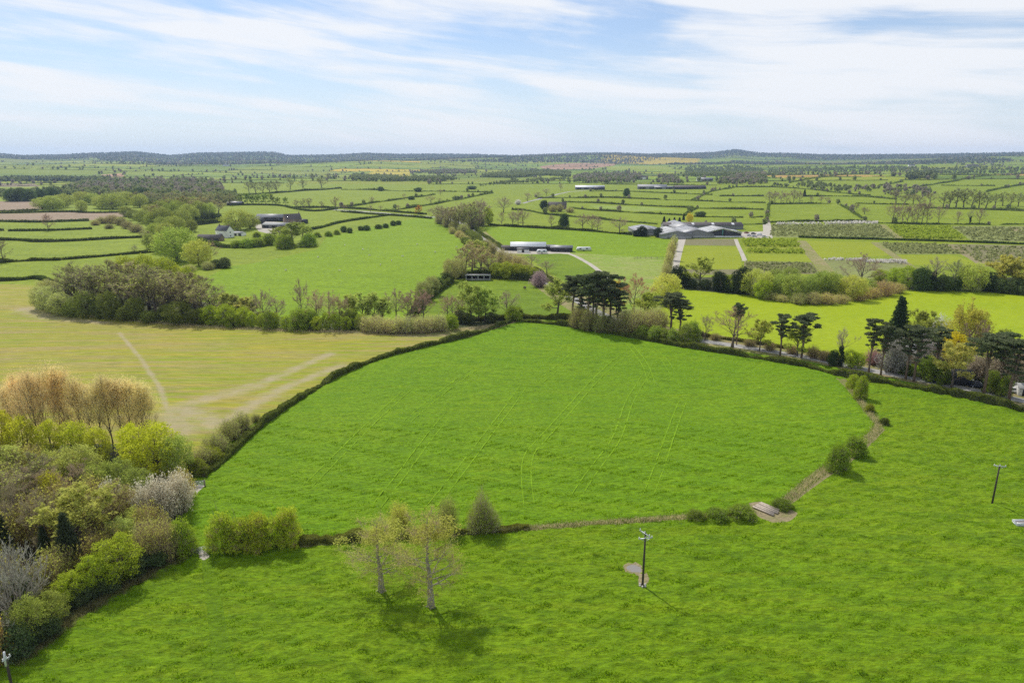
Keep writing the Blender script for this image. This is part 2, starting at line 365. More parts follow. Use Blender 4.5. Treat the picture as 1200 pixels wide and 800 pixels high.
def stubble_mat():
    m = field_mat('growing_stubble', (.245, .255, .022), (.205, .255, .012), (.290, .235, .085), big=.018, mid=.13, fine=1.1, bump=.35, stretch=(0.16, 1.5), rot=math.radians(-4), mixw=(.22, .5), streak=.5, rows=.075, rowdir=math.radians(86))
    # the muddy wheelings, a worn shape of their own: distance from two tracks on the ground
    nt = m.node_tree; N = nt.nodes; L = nt.links
    pr = [n for n in N if n.type == 'BSDF_PRINCIPLED'][0]; src = pr.inputs['Base Color'].links[0].from_socket
    geo = [n for n in N if n.type == 'NEW_GEOMETRY'][0].outputs['Position']
    def vm(op, a, b, k=0):
        x = N.new('ShaderNodeVectorMath'); x.operation = op
        for i, q in enumerate((a, b)):
            if isinstance(q, (tuple, list)): x.inputs[i].default_value = q
            else: L.new(q, x.inputs[i])
        return x.outputs['Value' if op in ('DOT_PRODUCT', 'LENGTH') else 0]
    def mt(op, a, b, c=None):
        x = N.new('ShaderNodeMath'); x.operation = op
        for i, q in enumerate((a, b, c)):
            if q is None: continue
            if isinstance(q, (int, float)): x.inputs[i].default_value = q
            else: L.new(q, x.inputs[i])
        return x.outputs[0]
    def seg(a, b, w):
        a = np.array([a[0], a[1], 0.]); b = np.array([b[0], b[1], 0.]); ab = b - a; l2 = float(ab @ ab)
        pa = vm('SUBTRACT', vm('MULTIPLY', geo, (1, 1, 0)), tuple(a))
        t = mt('DIVIDE', vm('DOT_PRODUCT', pa, tuple(ab)), l2); cl = N.new('ShaderNodeClamp'); L.new(t, cl.inputs[0])
        s = N.new('ShaderNodeVectorMath'); s.operation = 'SCALE'; s.inputs[0].default_value = tuple(ab); L.new(cl.outputs[0], s.inputs['Scale'])
        d = vm('LENGTH', vm('SUBTRACT', pa, s.outputs[0]), (0, 0, 0))
        r = N.new('ShaderNodeMapRange'); r.interpolation_type = 'SMOOTHSTEP'
        r.inputs['From Min'].default_value = 0; r.inputs['From Max'].default_value = w; r.inputs['To Min'].default_value = 1; r.inputs['To Max'].default_value = 0
        L.new(d, r.inputs['Value']); return r.outputs[0]
    k = pts_px([(205, 478), (300, 452), (385, 415), (205, 478), (255, 497), (330, 455), (400, 428), (140, 390), (165, 420), (188, 455), (198, 485), (215, 505), (30, 362), (60, 372), (120, 378)])
    f = None
    for a, b, w in ((0, 1, 7), (1, 2, 4.5), (4, 5, 5.5), (5, 6, 4.5), (3, 4, 8), (7, 8, 1.6), (8, 9, 1.6), (9, 10, 1.8), (10, 11, 8), (12, 13, 9), (13, 14, 6)):
        q = seg(k[a], k[b], w); f = q if f is None else mt('MAXIMUM', f, q)
    n = N.new('ShaderNodeTexNoise'); n.inputs['Scale'].default_value = .22; n.inputs['Detail'].default_value = 8; n.inputs['Roughness'].default_value = .75; L.new(geo, n.inputs['Vector'])
    f2 = N.new('ShaderNodeMapRange'); f2.interpolation_type = 'SMOOTHSTEP'; f2.inputs['From Min'].default_value = .46; f2.inputs['From Max'].default_value = .92
    L.new(mt('ADD', mt('MULTIPLY', f, .37), mt('MULTIPLY', n.outputs[0], .80)), f2.inputs['Value'])
    x = N.new('ShaderNodeMix'); x.data_type = 'RGBA'; L.new(mt('MULTIPLY', f2.outputs[0], .8), x.inputs['Factor']); L.new(src, x.inputs['A']); x.inputs['B'].default_value = (.36, .30, .20, 1)
    L.new(x.outputs['Result'], pr.inputs['Base Color'])
    return m
M['stubble'] = stubble_mat()
def water_mat():
    m, nt, N, L = new_mat('puddle_water'); o = N.new('ShaderNodeOutputMaterial'); b = N.new('ShaderNodeBsdfPrincipled'); L.new(b.outputs[0], o.inputs[0])
    b.inputs['Base Color'].default_value = (.22, .20, .18, 1); b.inputs['Roughness'].default_value = .18; b.inputs['IOR'].default_value = 1.5
    return m
M['water'] = water_mat()

def band(l, w, px=True):
    """a strip of width w (metres, one number or one per point) along a line given in picture points"""
    p = smooth_line(pts_px(l), 2); w = np.interp(np.linspace(0, 1, len(p)), np.linspace(0, 1, np.size(w)), np.atleast_1d(w)) / 2
    d = norm(np.gradient(p, axis=0)); nrm = np.stack([-d[:, 1], d[:, 0]], 1)
    return np.vstack([p + nrm * w[:, None], (p - nrm * w[:, None])[::-1]])
MAIN = [(232, 572), (240, 560), (262, 540), (290, 515), (320, 490), (360, 463), (400, 440), (450, 420), (500, 408), (550, 395), (590, 382), (606, 377), (640, 377), (680, 380), (720, 388), (760, 396), (800, 404), (850, 413), (900, 420), (940, 428), (975, 438), (990, 450), (1002, 465), (1016, 480), (1026, 492), (1020, 502), (1005, 517), (985, 532), (960, 552), (938, 570), (918, 583), (900, 594), (880, 599), (850, 602), (800, 607), (740, 611), (680, 614), (620, 618), (560, 623), (500, 627), (440, 631), (400, 633), (350, 635), (300, 640), (250, 642), (225, 610)]
STUB = [(-420, 336), (0, 333), (38, 334), (62, 341), (45, 357), (75, 367), (140, 374), (200, 379), (260, 382), (330, 386), (400, 389), (450, 391), (520, 393), (550, 394), (500, 406), (450, 418), (400, 438), (360, 461), (310, 487), (280, 508), (245, 535), (210, 570), (100, 580), (0, 575), (-420, 560)]
POLYS = [  # name, material, outline
    ('ground', 'grass', None),
    ('pasture', 'striped', pts_px([(240, 352), (243, 325), (268, 312), (300, 308), (345, 298), (372, 292), (383, 277), (420, 270), (455, 262), (505, 253), (520, 262), (545, 283), (558, 292), (540, 303), (525, 318), (505, 335), (490, 360), (480, 378), (380, 380), (300, 376), (250, 368)])),
    ('pasture', 'paddock', pts_px([(490, 378), (500, 350), (525, 330), (545, 328), (575, 329), (632, 329), (660, 345), (690, 378), (640, 377), (606, 377), (560, 378)])),
    ('pasture', 'striped', pts_px([(566, 266), (600, 266), (640, 268), (690, 271), (740, 275), (800, 283), (792, 300), (780, 302), (735, 300), (668, 296), (600, 293), (578, 278)])),
    ('pasture', 'paddock', pts_px([(612, 297), (655, 294), (680, 304), (706, 322), (690, 345), (662, 331), (640, 316)])),
    ('pasture', 'worn', pts_px([(668, 296), (735, 300), (783, 302), (778, 335), (790, 350), (770, 372), (730, 370), (708, 340), (708, 322), (682, 304)])),
    ('hay_field', 'hay', pts_px([(760, 380), (795, 338), (850, 341), (890, 349), (930, 355), (970, 355), (1010, 351), (1062, 341), (1110, 342), (1200, 346), (1330, 350), (1330, 455), (1200, 442), (1100, 432), (1030, 425), (985, 419), (940, 411), (880, 401), (830, 394), (790, 388)])),
    ('nursery_plot', 'nursery', pts_px([(903, 263), (967, 263), (1031, 263), (1053, 279), (900, 278)])),
    ('nursery_plot', 'crop', pts_px([(1038, 264), (1110, 265), (1135, 281), (1058, 279.5)])),
    ('nursery_plot', 'nursery', pts_px([(1113, 265), (1260, 266), (1290, 286), (1138, 281.5)])),
    ('nursery_plot', 'bright', pts_px([(943, 282), (1023, 283.5), (1047, 299), (958, 302)])),
    ('nursery_plot', 'nursery', pts_px([(1027, 284), (1107, 286), (1130, 298), (1049, 298)])),
    ('nursery_plot', 'bright', pts_px([(1049, 299), (1121, 300), (1152, 312), (1066, 310)])),
    ('nursery_plot', 'nursery', pts_px([(958, 303.5), (1060, 304), (1085, 322), (985, 330)])),
    ('nursery_plot', 'fallow', pts_px([(1112, 286), (1290, 290), (1310, 320), (1155, 311), (1135, 298)])),
    ('nursery_plot', 'crop', pts_px([(869, 281), (933, 281.5), (943, 298), (876, 297)])),
    ('nursery_plot', 'bright', pts_px([(876, 298), (946, 299), (953, 306.5), (877, 305.5)])),
    ('nursery_plot', 'fallow', pts_px([(872, 306.5), (951, 307.5), (961, 321), (872, 320)])),
    ('nursery_plot', 'fallow', pts_px([(798, 280), (862, 280), (864, 288), (797, 287)])),
    ('nursery_plot', 'bright', pts_px([(797, 288), (864, 289), (870, 315), (793, 315)])),
    ('nursery_plot', 'fallow', pts_px([(793, 315.5), (870, 315.5), (870, 322), (793, 322)])),
    ('track', 'gravel', band([(800, 279), (795, 292), (789, 310), (784, 330)], [5, 6, 7, 4])),
    ('track', 'gravel', band([(862, 280), (867, 292), (873, 306)], 2.8)),
    ('track', 'rough', band([(938, 282), (953, 300), (970, 320)], 8)),
    ('track', 'rough', band([(1032, 263), (1043, 272), (1054, 279)], 7)),
    ('track', 'rough', band([(1024, 284), (1048, 300), (1075, 316)], 5)),
    ('track', 'earth', band([(1110, 286), (1133, 298), (1155, 312)], 6)),
    ('track', 'earth', band([(1186, 266), (1196, 272), (1215, 281)], 6)),
    ('ploughed_field', 'plough', pts_px([(-200, 236), (0, 236), (47, 236), (50, 245.5), (0, 247), (-200, 249)])),
    ('ploughed_field', 'plough', pts_px([(-200, 252), (0, 250.5), (90, 248.5), (155, 247.5), (153, 253), (102, 258.5), (0, 259.5), (-200, 260)])),
    ('ploughed_field', 'plough', pts_px([(-200, 215.5), (0, 215), (40, 215.5), (48, 218.5), (0, 219), (-200, 220)])),
    ('ploughed_field', 'plough_red', pts_px([(118, 205), (144, 203), (146, 207.5), (126, 208)])),
    ('ploughed_field', 'plough_red', pts_px([(632, 195), (665, 191.5), (728, 190.5), (720, 194), (690, 198), (640, 199)])),
    ('rape_field', 'rape', pts_px([(426, 204.5), (440, 200.5), (480, 199.5), (481, 206.5), (462, 209.5), (428, 209.5)])),
    ('pasture', 'worn', pts_px([(690, 240.5), (760, 242.5), (798, 246), (752, 247.5), (700, 244.5)])),
    ('stubble_field', 'stubble', pts_px(STUB)),
    ('rough_verge', 'rough', pts_px([(75, 366), (140, 372.5), (200, 377), (260, 380), (330, 384), (400, 386), (440, 386), (490, 384), (530, 377), (560, 373), (606, 372), (640, 375), (606, 378), (590, 383), (552, 395), (480, 395), (430, 391), (330, 387.5), (200, 380), (140, 375)])),
    ('bare_ground', 'earth', band([(541, 384), (556, 381.5), (572, 382)], [3, 9, 3])),
    ('main_field', 'main', pts_px(MAIN)),
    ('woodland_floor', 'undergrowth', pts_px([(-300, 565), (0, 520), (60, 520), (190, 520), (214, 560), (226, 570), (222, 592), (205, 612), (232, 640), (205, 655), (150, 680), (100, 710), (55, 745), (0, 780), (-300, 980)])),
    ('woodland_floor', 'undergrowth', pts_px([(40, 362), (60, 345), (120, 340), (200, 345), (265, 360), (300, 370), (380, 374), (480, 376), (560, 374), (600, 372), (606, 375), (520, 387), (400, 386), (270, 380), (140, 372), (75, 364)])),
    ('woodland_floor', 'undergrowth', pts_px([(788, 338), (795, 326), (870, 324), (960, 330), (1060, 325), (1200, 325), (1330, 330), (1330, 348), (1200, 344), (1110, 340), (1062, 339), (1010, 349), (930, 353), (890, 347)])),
    ('roadside_verge', 'rough', band([(560, 272), (573, 284), (592, 298), (613, 313), (636, 328), (662, 344), (700, 366), (740, 383), (800, 394), (850, 401), (900, 409), (950, 417), (1000, 428), (1060, 439), (1120, 452), (1180, 465), (1260, 484)], [14, 14, 14, 18, 20, 16, 15, 12, 12, 12, 12])),
    ('lane', 'tarmac', band([(552, 265), (560, 272), (573, 284), (592, 298), (613, 313), (636, 328), (662, 344), (700, 366), (740, 383), (772, 392), (800, 396), (850, 403), (900, 411), (950, 419), (1000, 430), (1060, 441), (1120, 453), (1180, 465), (1260, 484)], [4.5, 4.2, 4.0])),
    ('lane', 'tarmac', band([(380, 245.5), (400, 246.2), (450, 249.6), (510, 254.2), (530, 258), (552, 265)], 7)),
    ('lane', 'tarmac', band([(614, 238), (640, 231), (665, 224.5), (690, 222.5)], 6)),
    ('track', 'gravel', band([(620, 294), (655, 294), (670, 298), (682, 304), (697, 313), (708, 323), (715, 335)], 3)),
    ('yard', 'gravel', pts_px([(575, 292), (600, 293), (655, 293), (668, 295), (668, 298), (655, 297), (630, 298), (598, 297)])),
    ('yard', 'gravel', pts_px([(296, 262), (300, 258), (350, 262), (352, 270), (315, 274), (303, 271)])),
    ('yard', 'gravel', pts_px([(868, 272), (896, 271), (898, 279), (868, 279)])),
    ('track', 'gravel', band([(898, 258), (900, 279)], 7)),
    ('ditch_bank', 'dead', band([(352, 638), (420, 632), (475, 629), (530, 625), (620, 619), (700, 613), (760, 609), (800, 606), (850, 604), (884, 601)], [1.8, 1.8, 1.4, 1.4, 1.3, 1.3])),
    ('ditch_bank', 'dead', band([(920, 588), (935, 576), (960, 555), (985, 540), (1010, 520), (1032, 500)], [1.5, 2.4, 2.6, 2.0, 1.8])),
    ('ditch_bank', 'dead', band([(1032, 500), (1024, 490), (1012, 474), (998, 456), (986, 444)], [1.6, 2.0, 2.4, 2.4])),
    ('bare_bank', 'earth', band([(925, 590), (942, 577), (970, 556), (992, 543), (1014, 524), (1036, 502)], [.6, .9, .7])),
    ('bare_ground', 'earth', band([(885, 588), (900, 602), (912, 606), (930, 598)], [2, 5, 4, 1.5])),
    ('path', 'path', band([(242, 652), (247, 680), (253, 720), (260, 770), (268, 830), (280, 900)], [1.5, 2.2, 2.8])),
    ('bare_ground', 'earth', pts_px([(749, 672), (758, 671), (761, 677), (758, 684), (752, 687), (747, 684), (748, 679)])),
    ('bare_ground', 'earth', pts_px([(729.5, 664), (731.5, 661.2), (734, 660.4), (736.5, 658.2), (741, 659.4), (744.5, 657.9), (748, 660.3), (752.5, 661.4), (752, 665), (754.2, 669), (751, 671), (750, 675.5), (746, 674), (743.5, 671.6), (739, 672.3), (736.5, 669.4), (732, 669.8), (732.6, 666.5)])),
    ('puddle', 'water', pts_px([(733.6, 664.6), (735.4, 662.4), (738, 662.6), (739.4, 660.9), (743, 661.6), (745.2, 661.2), (747, 663), (750.6, 663.6), (750.2, 666.2), (751.4, 669), (748.8, 671.6), (746.6, 670.2), (743, 669.4), (740.6, 670.2), (738.6, 667.4), (735.4, 667.2)])),
    ('bare_ground', 'gravel', pts_px([(232, 647), (240, 645), (246, 651), (240, 656), (234, 654)])),
    ('bare_ground', 'gravel', pts_px([(226, 571), (233, 567), (240, 569), (231, 577)])),
]
# far fields: the land between the far hedges
CELLS = []
def split(x0, x1, y0, y1, g, depth_=0):
    cx, cy = (x0 + x1) / 2, (y0 + y1) / 2; d = math.hypot(cx, cy); s = 150 + d * .045
    if abs(cx) > cy * .95 + 500 and x1 - x0 < 1500: return
    wx, wy = x1 - x0, y1 - y0
    if max(wx / 1.5, wy) < s * 1.35 or depth_ > 14:
        CELLS.append((x0, x1, y0, y1)); return
    f = g.uniform(.36, .64)
    if wx / 1.5 > wy: m = x0 + wx * f; split(x0, m, y0, y1, g, depth_ + 1); split(m, x1, y0, y1, g, depth_ + 1)
    else: m = y0 + wy * f; split(x0, x1, y0, m, g, depth_ + 1); split(x0, x1, m, y1, g, depth_ + 1)
split(-9500, 9500, 1750, 9600, np.random.default_rng(5))
def warp(x, y):
    return x + 90 * np.sin(y / 520 + x / 1900) + 35 * np.sin(y / 170 + 1), y + 80 * np.sin(x / 610 + 2.1) + 30 * np.sin(x / 210)
def unwarp(x, y):
    u, v = x.copy(), y.copy()
    for _ in range(6):
        a, b = warp(u, v); u = u + (x - a); v = v + (y - b)
    return u, v
CELLS = np.array(CELLS)

def build_land():
    g = np.random.default_rng(3)
    V = []; E = []
    for _, _, p in POLYS:
        if p is None: continue
        d = np.hypot(p[:, 0], p[:, 1]).mean()
        q = resample(p, max(1.5, d * .012), True); b = len(V)
        V += [tuple(t) for t in q]; E += [(b + i, b + (i + 1) % len(q)) for i in range(len(q))]
    R = np.geomspace(16, 10300, 330)
    for i, r in enumerate(R):
        na = 300 if r < 1500 else 440
        a = np.linspace(-1.0, 1.0, na) + (g.uniform(-.3, .3, na) * 2 / na); rr = r * (1 + g.uniform(-.004, .004, na))
        V += list(zip((rr * np.sin(a)).tolist(), (rr * np.cos(a)).tolist()))
    for q in np.exp(np.arange(math.log(64), math.log(245), .0036)):
        a = np.arange(-.80, .80, .0052) * (q + 14) + g.uniform(-.0015, .0015) * q; b = q * (1 + g.uniform(-.0012, .0012, len(a)))
        V += list(zip((a + g.uniform(-.1, .1, len(a))).tolist(), b.tolist()))
    for r in np.geomspace(16, 700, 24):
        a = np.linspace(1.05, 2 * math.pi - 1.05, 46) + g.uniform(-.02, .02, 46)
        V += list(zip((r * np.sin(a)).tolist(), (r * np.cos(a)).tolist()))
    vo, _, fo, *_r = delaunay_2d_cdt([Vector(v) for v in V], E, [], 0, 1e-4, False)
    XY = np.array([(v.x, v.y) for v in vo]); F = np.array([f for f in fo if len(f) == 3])
    C = XY[F].mean(1)
    a_ = XY[F[:, 1]] - XY[F[:, 0]]; b_ = XY[F[:, 2]] - XY[F[:, 0]]
    # hull triangles outside the wedge of land are dropped
    az = np.abs(np.arctan2(C[:, 0], C[:, 1])); dd = np.hypot(C[:, 0], C[:, 1])
    keep = ((az < 1.0) | (dd < 700)) & (np.abs(a_[:, 0] * b_[:, 1] - a_[:, 1] * b_[:, 0]) > 1e-7); F = F[keep]; C = C[keep]
    own = np.zeros(len(C), int)
    for k, (_, _, p) in enumerate(POLYS):
        if p is None: continue
        c = np.where((C[:, 0] > p[:, 0].min()) & (C[:, 0] < p[:, 0].max()) & (C[:, 1] > p[:, 1].min()) & (C[:, 1] < p[:, 1].max()))[0]
        if not len(c): continue
        x, y = C[c, 0], C[c, 1]; ins = np.zeros(len(c), bool)
        for (x1, y1), (x2, y2) in zip(p, np.roll(p, -1, 0)):
            if y1 == y2: continue
            ins ^= ((y1 > y) != (y2 > y)) & (x < (x2 - x1) * (y - y1) / (y2 - y1) + x1)
        own[c[ins]] = k
    # the rest: near land is the grass in which the camera's field lies, far land is pasture divided in fields
    far = (own == 0) & (np.hypot(C[:, 0], C[:, 1]) > 235)
    cell = np.full((len(C), 3), 1.0)
    pal = np.array([(1, 1, 1), (1.15, 1.1, 1), (.85, .95, 1), (1.25, 1.12, 1.1), (.75, .85, 1.1), (1.0, .9, 1.3), (1.1, 1.15, .9), (.62, .74, 1.0), (1.0, 1.0, 1.0), (.9, 1.02, 1.0)])
    u, v = unwarp(C[:, 0], C[:, 1])
    cc = np.full(len(C), -1)
    for i, (x0, x1, y0, y1) in enumerate(CELLS): cc[(u >= x0) & (u < x1) & (v >= y0) & (v < y1)] = i
    gi = np.random.default_rng(8); pick = pal[gi.integers(0, len(pal), len(CELLS))] * gi.uniform(.85, 1.12, (len(CELLS), 1))
    br = gi.uniform(size=len(CELLS)) < .035; pick[br] = (2.0, 1.0, 5.0)
    yl = gi.uniform(size=len(CELLS)) < .02; pick[yl] = (2.6, 1.5, 1.2)
    ok = cc >= 0; cell[ok] = pick[cc[ok]]; cell[:] *= (1 - .25 * smooth(4500, 7500, np.hypot(C[:, 0], C[:, 1])))[:, None]
    own[far] = -1
    # trodden, muddy and watery places carry no tussocks, the lush field half as many; corners shared by two fields take the lower
    TF = np.ones(len(XY))
    for k, (name, mat, _) in enumerate(POLYS):
        f = {'main': .55, 'path': .35, 'grass': 1.}.get(mat, .0 if mat in ('water', 'earth', 'gravel', 'stubble', 'tarmac') else .5)
        if f < 1: q = np.unique(F[own == k]); TF[q] = np.minimum(TF[q], f)
    for k in range(-1, len(POLYS)):
        sel = np.where(own == k)[0]
        if not len(sel): continue
        name, mat = ('far_pasture', 'pasture') if k < 0 else POLYS[k][:2]
        ids, inv = np.unique(F[sel], return_inverse=True)
        s = Soup(); s.add(np.column_stack([XY[ids], H(XY[ids, 0], XY[ids, 1]) + tuss(XY[ids, 0], XY[ids, 1]) * TF[ids]]), inv.reshape(-1, 3))
        o = s.build(name, M[mat], smooth=True); structure(o)
        if k < 0:
            at = o.data.attributes.new('cell', 'FLOAT_COLOR', 'FACE')
            at.data.foreach_set('color', np.column_stack([cell[sel], np.ones(len(sel))]).astype(np.float32).ravel())
build_land()
def wheel_tracks():
    s = Soup()
    lines = [[(747, 403), (725, 420), (702, 440), (665, 482), (633, 517), (618, 533), (616, 560), (620, 590)], [(613, 453), (592, 483), (573, 507), (533, 560), (500, 600)],
             [(527, 483), (500, 515), (470, 557), (440, 595)], [(760, 433), (750, 450), (737, 470), (728, 500), (720, 520), (693, 553), (670, 590)], [(715, 385), (735, 400), (756, 425), (764, 450)],
             [(480, 455), (440, 490), (400, 530), (360, 570)], [(800, 470), (785, 510), (775, 540), (760, 580)], [(745, 398), (775, 415), (790, 440)], [(690, 400), (660, 425), (630, 450)], [(560, 430), (510, 465), (470, 500)]]
    for l in lines:
        p = resample(smooth_line(pts_px(l), 3), 2.0); d = norm(np.gradient(p, axis=0)); n = np.stack([-d[:, 1], d[:, 0]], 1)
        for off in (-.95, .95):
            for w0 in (0,):
                ww = (.06 + .09 * np.sin(np.linspace(0, math.pi, len(p))) ** .5)[:, None]; a = p + n * (off - ww); b = p + n * (off + ww)
                V = np.vstack([np.column_stack([a, H(a[:, 0], a[:, 1]) + .55 * tuss(a[:, 0], a[:, 1]) + .05]), np.column_stack([b, H(b[:, 0], b[:, 1]) + .55 * tuss(b[:, 0], b[:, 1]) + .05])]); k = len(p)
                i = np.arange(k - 1); g = np.random.default_rng(int(off * 10) + k); i = i[g.uniform(size=k - 1) > .03]
                s.add(V, None, np.stack([i, i + k, i + k + 1, i + 1], 1)[:, ::-1])
    structure(s.build('wheel_tracks', field_mat('pressed_grass', (.165, .300, .006), (.185, .320, .006), (.140, .265, .004), mid=.4, fine=2, bump=.3)))
wheel_tracks()
# ------------------------------------------------------------------ trees and bushes: one model of each kind, nominal height 10 m
L_ = {}
L_['bark'] = plain('grey_brown_bark', (.130, .105, .080), .9, var=.4, scale=2.0, bump=.03)
L_['bark_pale'] = plain('pale_ash_bark', (.300, .265, .215), .9, var=.35, scale=2.5, bump=.03)
L_['bark_pine'] = plain('pine_bark', (.180, .120, .085), .9, var=.35, scale=2.0, bump=.03)
L_['bark_dark'] = plain('dark_bark', (.070, .055, .045), .9, var=.35, scale=2.0)
L_['twig'] = leafy('brown_twigs', (.420, .350, .260), .25)
L_['twig_grey'] = leafy('grey_twigs', (.430, .390, .330), .1)
L_['bud'] = leafy('opening_buds', (.520, .570, .150), .5)
L_['willow'] = leafy('fresh_willow_leaves', (.520, .530, .140), .5)
L_['lime'] = leafy('young_yellow_leaves', (.600, .640, .050), .5)
L_['green'] = leafy('hawthorn_leaves', (.330, .400, .045), .5)
L_['dark'] = leafy('dark_evergreen_leaves', (.070, .092, .040), .3)
L_['pine'] = leafy('pine_needles', (.150, .180, .085), .3)
L_['orange'] = leafy('coppery_poplar_buds', (.860, .690, .350), .5)
L_['blossom'] = leafy('white_blossom', (.740, .690, .620), .4)

def branch(g, s, H_=10., th=.3, top=.75, crown=(3.6, 3.6, .62), n=(9, 6, 6, 5), r0=.22, up=.25, ang=(35, 70), bud=0, bud_size=.2, tw=.035, leafm=2, bend=.25, vary=.25, trunk_wob=.02, multi=1, endlen=1.0, minr=.02, limb=.57, jit=.14):
    """a tree grown by levels: trunk, limbs out to the crown's outline, branches, then fine twigs. s = (trunk soup, crown soup)"""
    ts, cs = s
    cz = crown[2] * H_; rx = crown[0]; rz = crown[1]
    starts, dirs, lens, rads = [], [], [], []
    for q in range(multi):
        lean = g.normal(0, .04 if multi == 1 else .22, 2); base = g.normal(0, 0 if multi == 1 else .25, 2)
        zz = np.linspace(0, top * H_, 7); w = np.cumsum(g.normal(0, trunk_wob * H_ * .3, (7, 2)), 0) * (zz / zz[-1])[:, None]
        p = np.column_stack([base[0] + lean[0] * zz + w[:, 0], base[1] + lean[1] * zz + w[:, 1], zz])
        rr = r0 / math.sqrt(multi) * np.interp(zz / zz[-1], [0, .08, 1], [1.35, 1, .22]); p[0, 2] = -.4
        tube(ts, p, rr, 6)
        nl = max(3, n[0] // multi)
        for i in range(nl):
            t = th / top + (1 - th / top) * (i + g.uniform(0, .9)) / nl
            c = np.array([np.interp(t * zz[-1], zz, p[:, k]) for k in range(3)])
            az = i * 2.4 + g.uniform(-.5, .5); a = math.radians(g.uniform(*ang)) * (1.15 - .55 * t)
            d = np.array([math.sin(a) * math.cos(az), math.sin(a) * math.sin(az), math.cos(a)])
            # how far to the crown's outline
            o = (c - np.array([0, 0, cz])) / np.array([rx, rx, rz]); dd = d / np.array([rx, rx, rz])
            A = dd @ dd; B = 2 * o @ dd; C = o @ o - 1; D = B * B - 4 * A * C
            ln = (-B + math.sqrt(D)) / (2 * A) if D > 0 else rx * .6
            starts.append(c); dirs.append(d); lens.append(max(.8, ln * g.uniform(1 - vary, 1.02) * .86)); rads.append(float(np.interp(t * zz[-1], zz, rr)) * limb * g.uniform(.8, 1.25))
        starts.append(p[-1]); dirs.append(np.array([g.normal(0, .1), g.normal(0, .1), 1.])); lens.append(max(.8, (cz + rz - p[-1, 2]) * .9)); rads.append(rr[-1])
    S = np.array(starts); D = norm(np.array(dirs)); Ln = np.array(lens); R = np.array(rads)
    ends = []
    for lev in (1, 2, 3, 4):
        k = len(S)
        bz = np.zeros((k, 3)); bz[:, 2] = bend * (1 if lev == 1 else .6); bz += g.normal(0, .16, (k, 3))
        def at(t, i=slice(None)): t = np.asarray(t)[:, None]; return S[i] + D[i] * Ln[i][:, None] * t + bz[i] * Ln[i][:, None] * t * t * .55
        if lev <= 2:
            for i in range(k):
                nn = 4 if lev == 1 else 3; t = np.linspace(0, 1, nn); P_ = S[i] + D[i] * Ln[i] * t[:, None] + bz[i] * Ln[i] * (t * t)[:, None] * .55
                tube(ts if lev == 1 else cs, P_, np.linspace(R[i], max(minr * .6, R[i] * .28), nn), 4 if lev == 1 else 3, 0, cap=False)
        else:
            twigs(cs, g, S, at(np.ones(k)), np.maximum(R * 2, tw * (1.3 if lev == 3 else 1)), 1)
        if lev == 4:
            ends = [(at(g.uniform(.3, 1.05, k)))]; break
        nc = n[lev]
        idx = np.repeat(np.arange(k), nc); t = g.uniform(.22, 1.0, k * nc); t[::nc] = 1.0
        pd = norm(D[idx] + bz[idx] * t[:, None] * 1.1); side = norm(np.cross(pd, rnd_dirs(g, k * nc)))
        a = np.radians(g.uniform(22, 62, k * nc)); a[::nc] *= .3
        nd = pd * np.cos(a)[:, None] + side * np.sin(a)[:, None]; nd[:, 2] += up; nd = norm(nd)
        S2 = at(t, idx); L2 = Ln[idx] * g.uniform(.34, .62, k * nc) * (1.12 - .5 * t) * (endlen if lev == 3 else 1); L2 = np.clip(L2, .35, 4.5)
        R2 = np.maximum(minr * (.5 if lev > 1 else 1), R[idx] * .5 * (1.1 - .6 * t)); S, D, Ln, R = S2, nd, L2, R2
    E = ends[0]
    if bud:
        i = g.integers(0, len(E), bud); leaves(cs, g, E[i] + g.normal(0, jit, (bud, 3)), bud_size, leafm)
def clumps(g, s, cl, per, size, m=2, shell=.5, flat=0., nt=0, tw=.04, trunk=None, r0=.2, droop=0.):
    """foliage in clumps (centre, radii) on limbs that reach up to them from the trunk"""
    ts, cs = s
    tot = sum((c[3] * c[4]) ** .7 for c in cl)
    for c in cl:
        C = np.array(c[:3]); rad = np.array([c[3], c[3], c[4]])
        n = int(per * (c[3] * c[4]) ** .7 / tot)
        d = rnd_dirs(g, n); rr = g.uniform(0, 1, n) ** (1 / 3.) * (1 - shell) + shell * g.uniform(.8, 1.08, n)
        bump = 1 + .30 * np.sin(d[:, 0] * 5 + C[0] * 3) * np.sin(d[:, 1] * 5 + C[1] * 3) + .22 * np.sin(d[:, 2] * 7 + C[2] * 2 + d[:, 0] * 4)
        p = C + d * rad * (rr * bump)[:, None]
        if droop: p[:, 2] -= droop * g.uniform(0, 1, n) ** 2
        leaves(cs, g, p, size, m, flat)
        if nt:
            k = max(3, int(nt * n / per)); d = rnd_dirs(g, k); d[:, 2] = np.abs(d[:, 2]) * .8; twigs(cs, g, C - [0, 0, rad[2] * .5] + d * rad * .2, C + d * rad * g.uniform(.8, 1.15, k)[:, None], tw, 1)
        if trunk is not None:
            z0 = min(trunk * g.uniform(.5, 1), C[2] * .8); a = np.array([0, 0, z0]); b = C - [0, 0, rad[2] * .2]; mid = a * .5 + b * .5 + [0, 0, -.08 * np.hypot(*C[:2])]
            tube(ts, [a, mid, b], [r0 * .42, r0 * .25, r0 * .1], 4, cap=False)
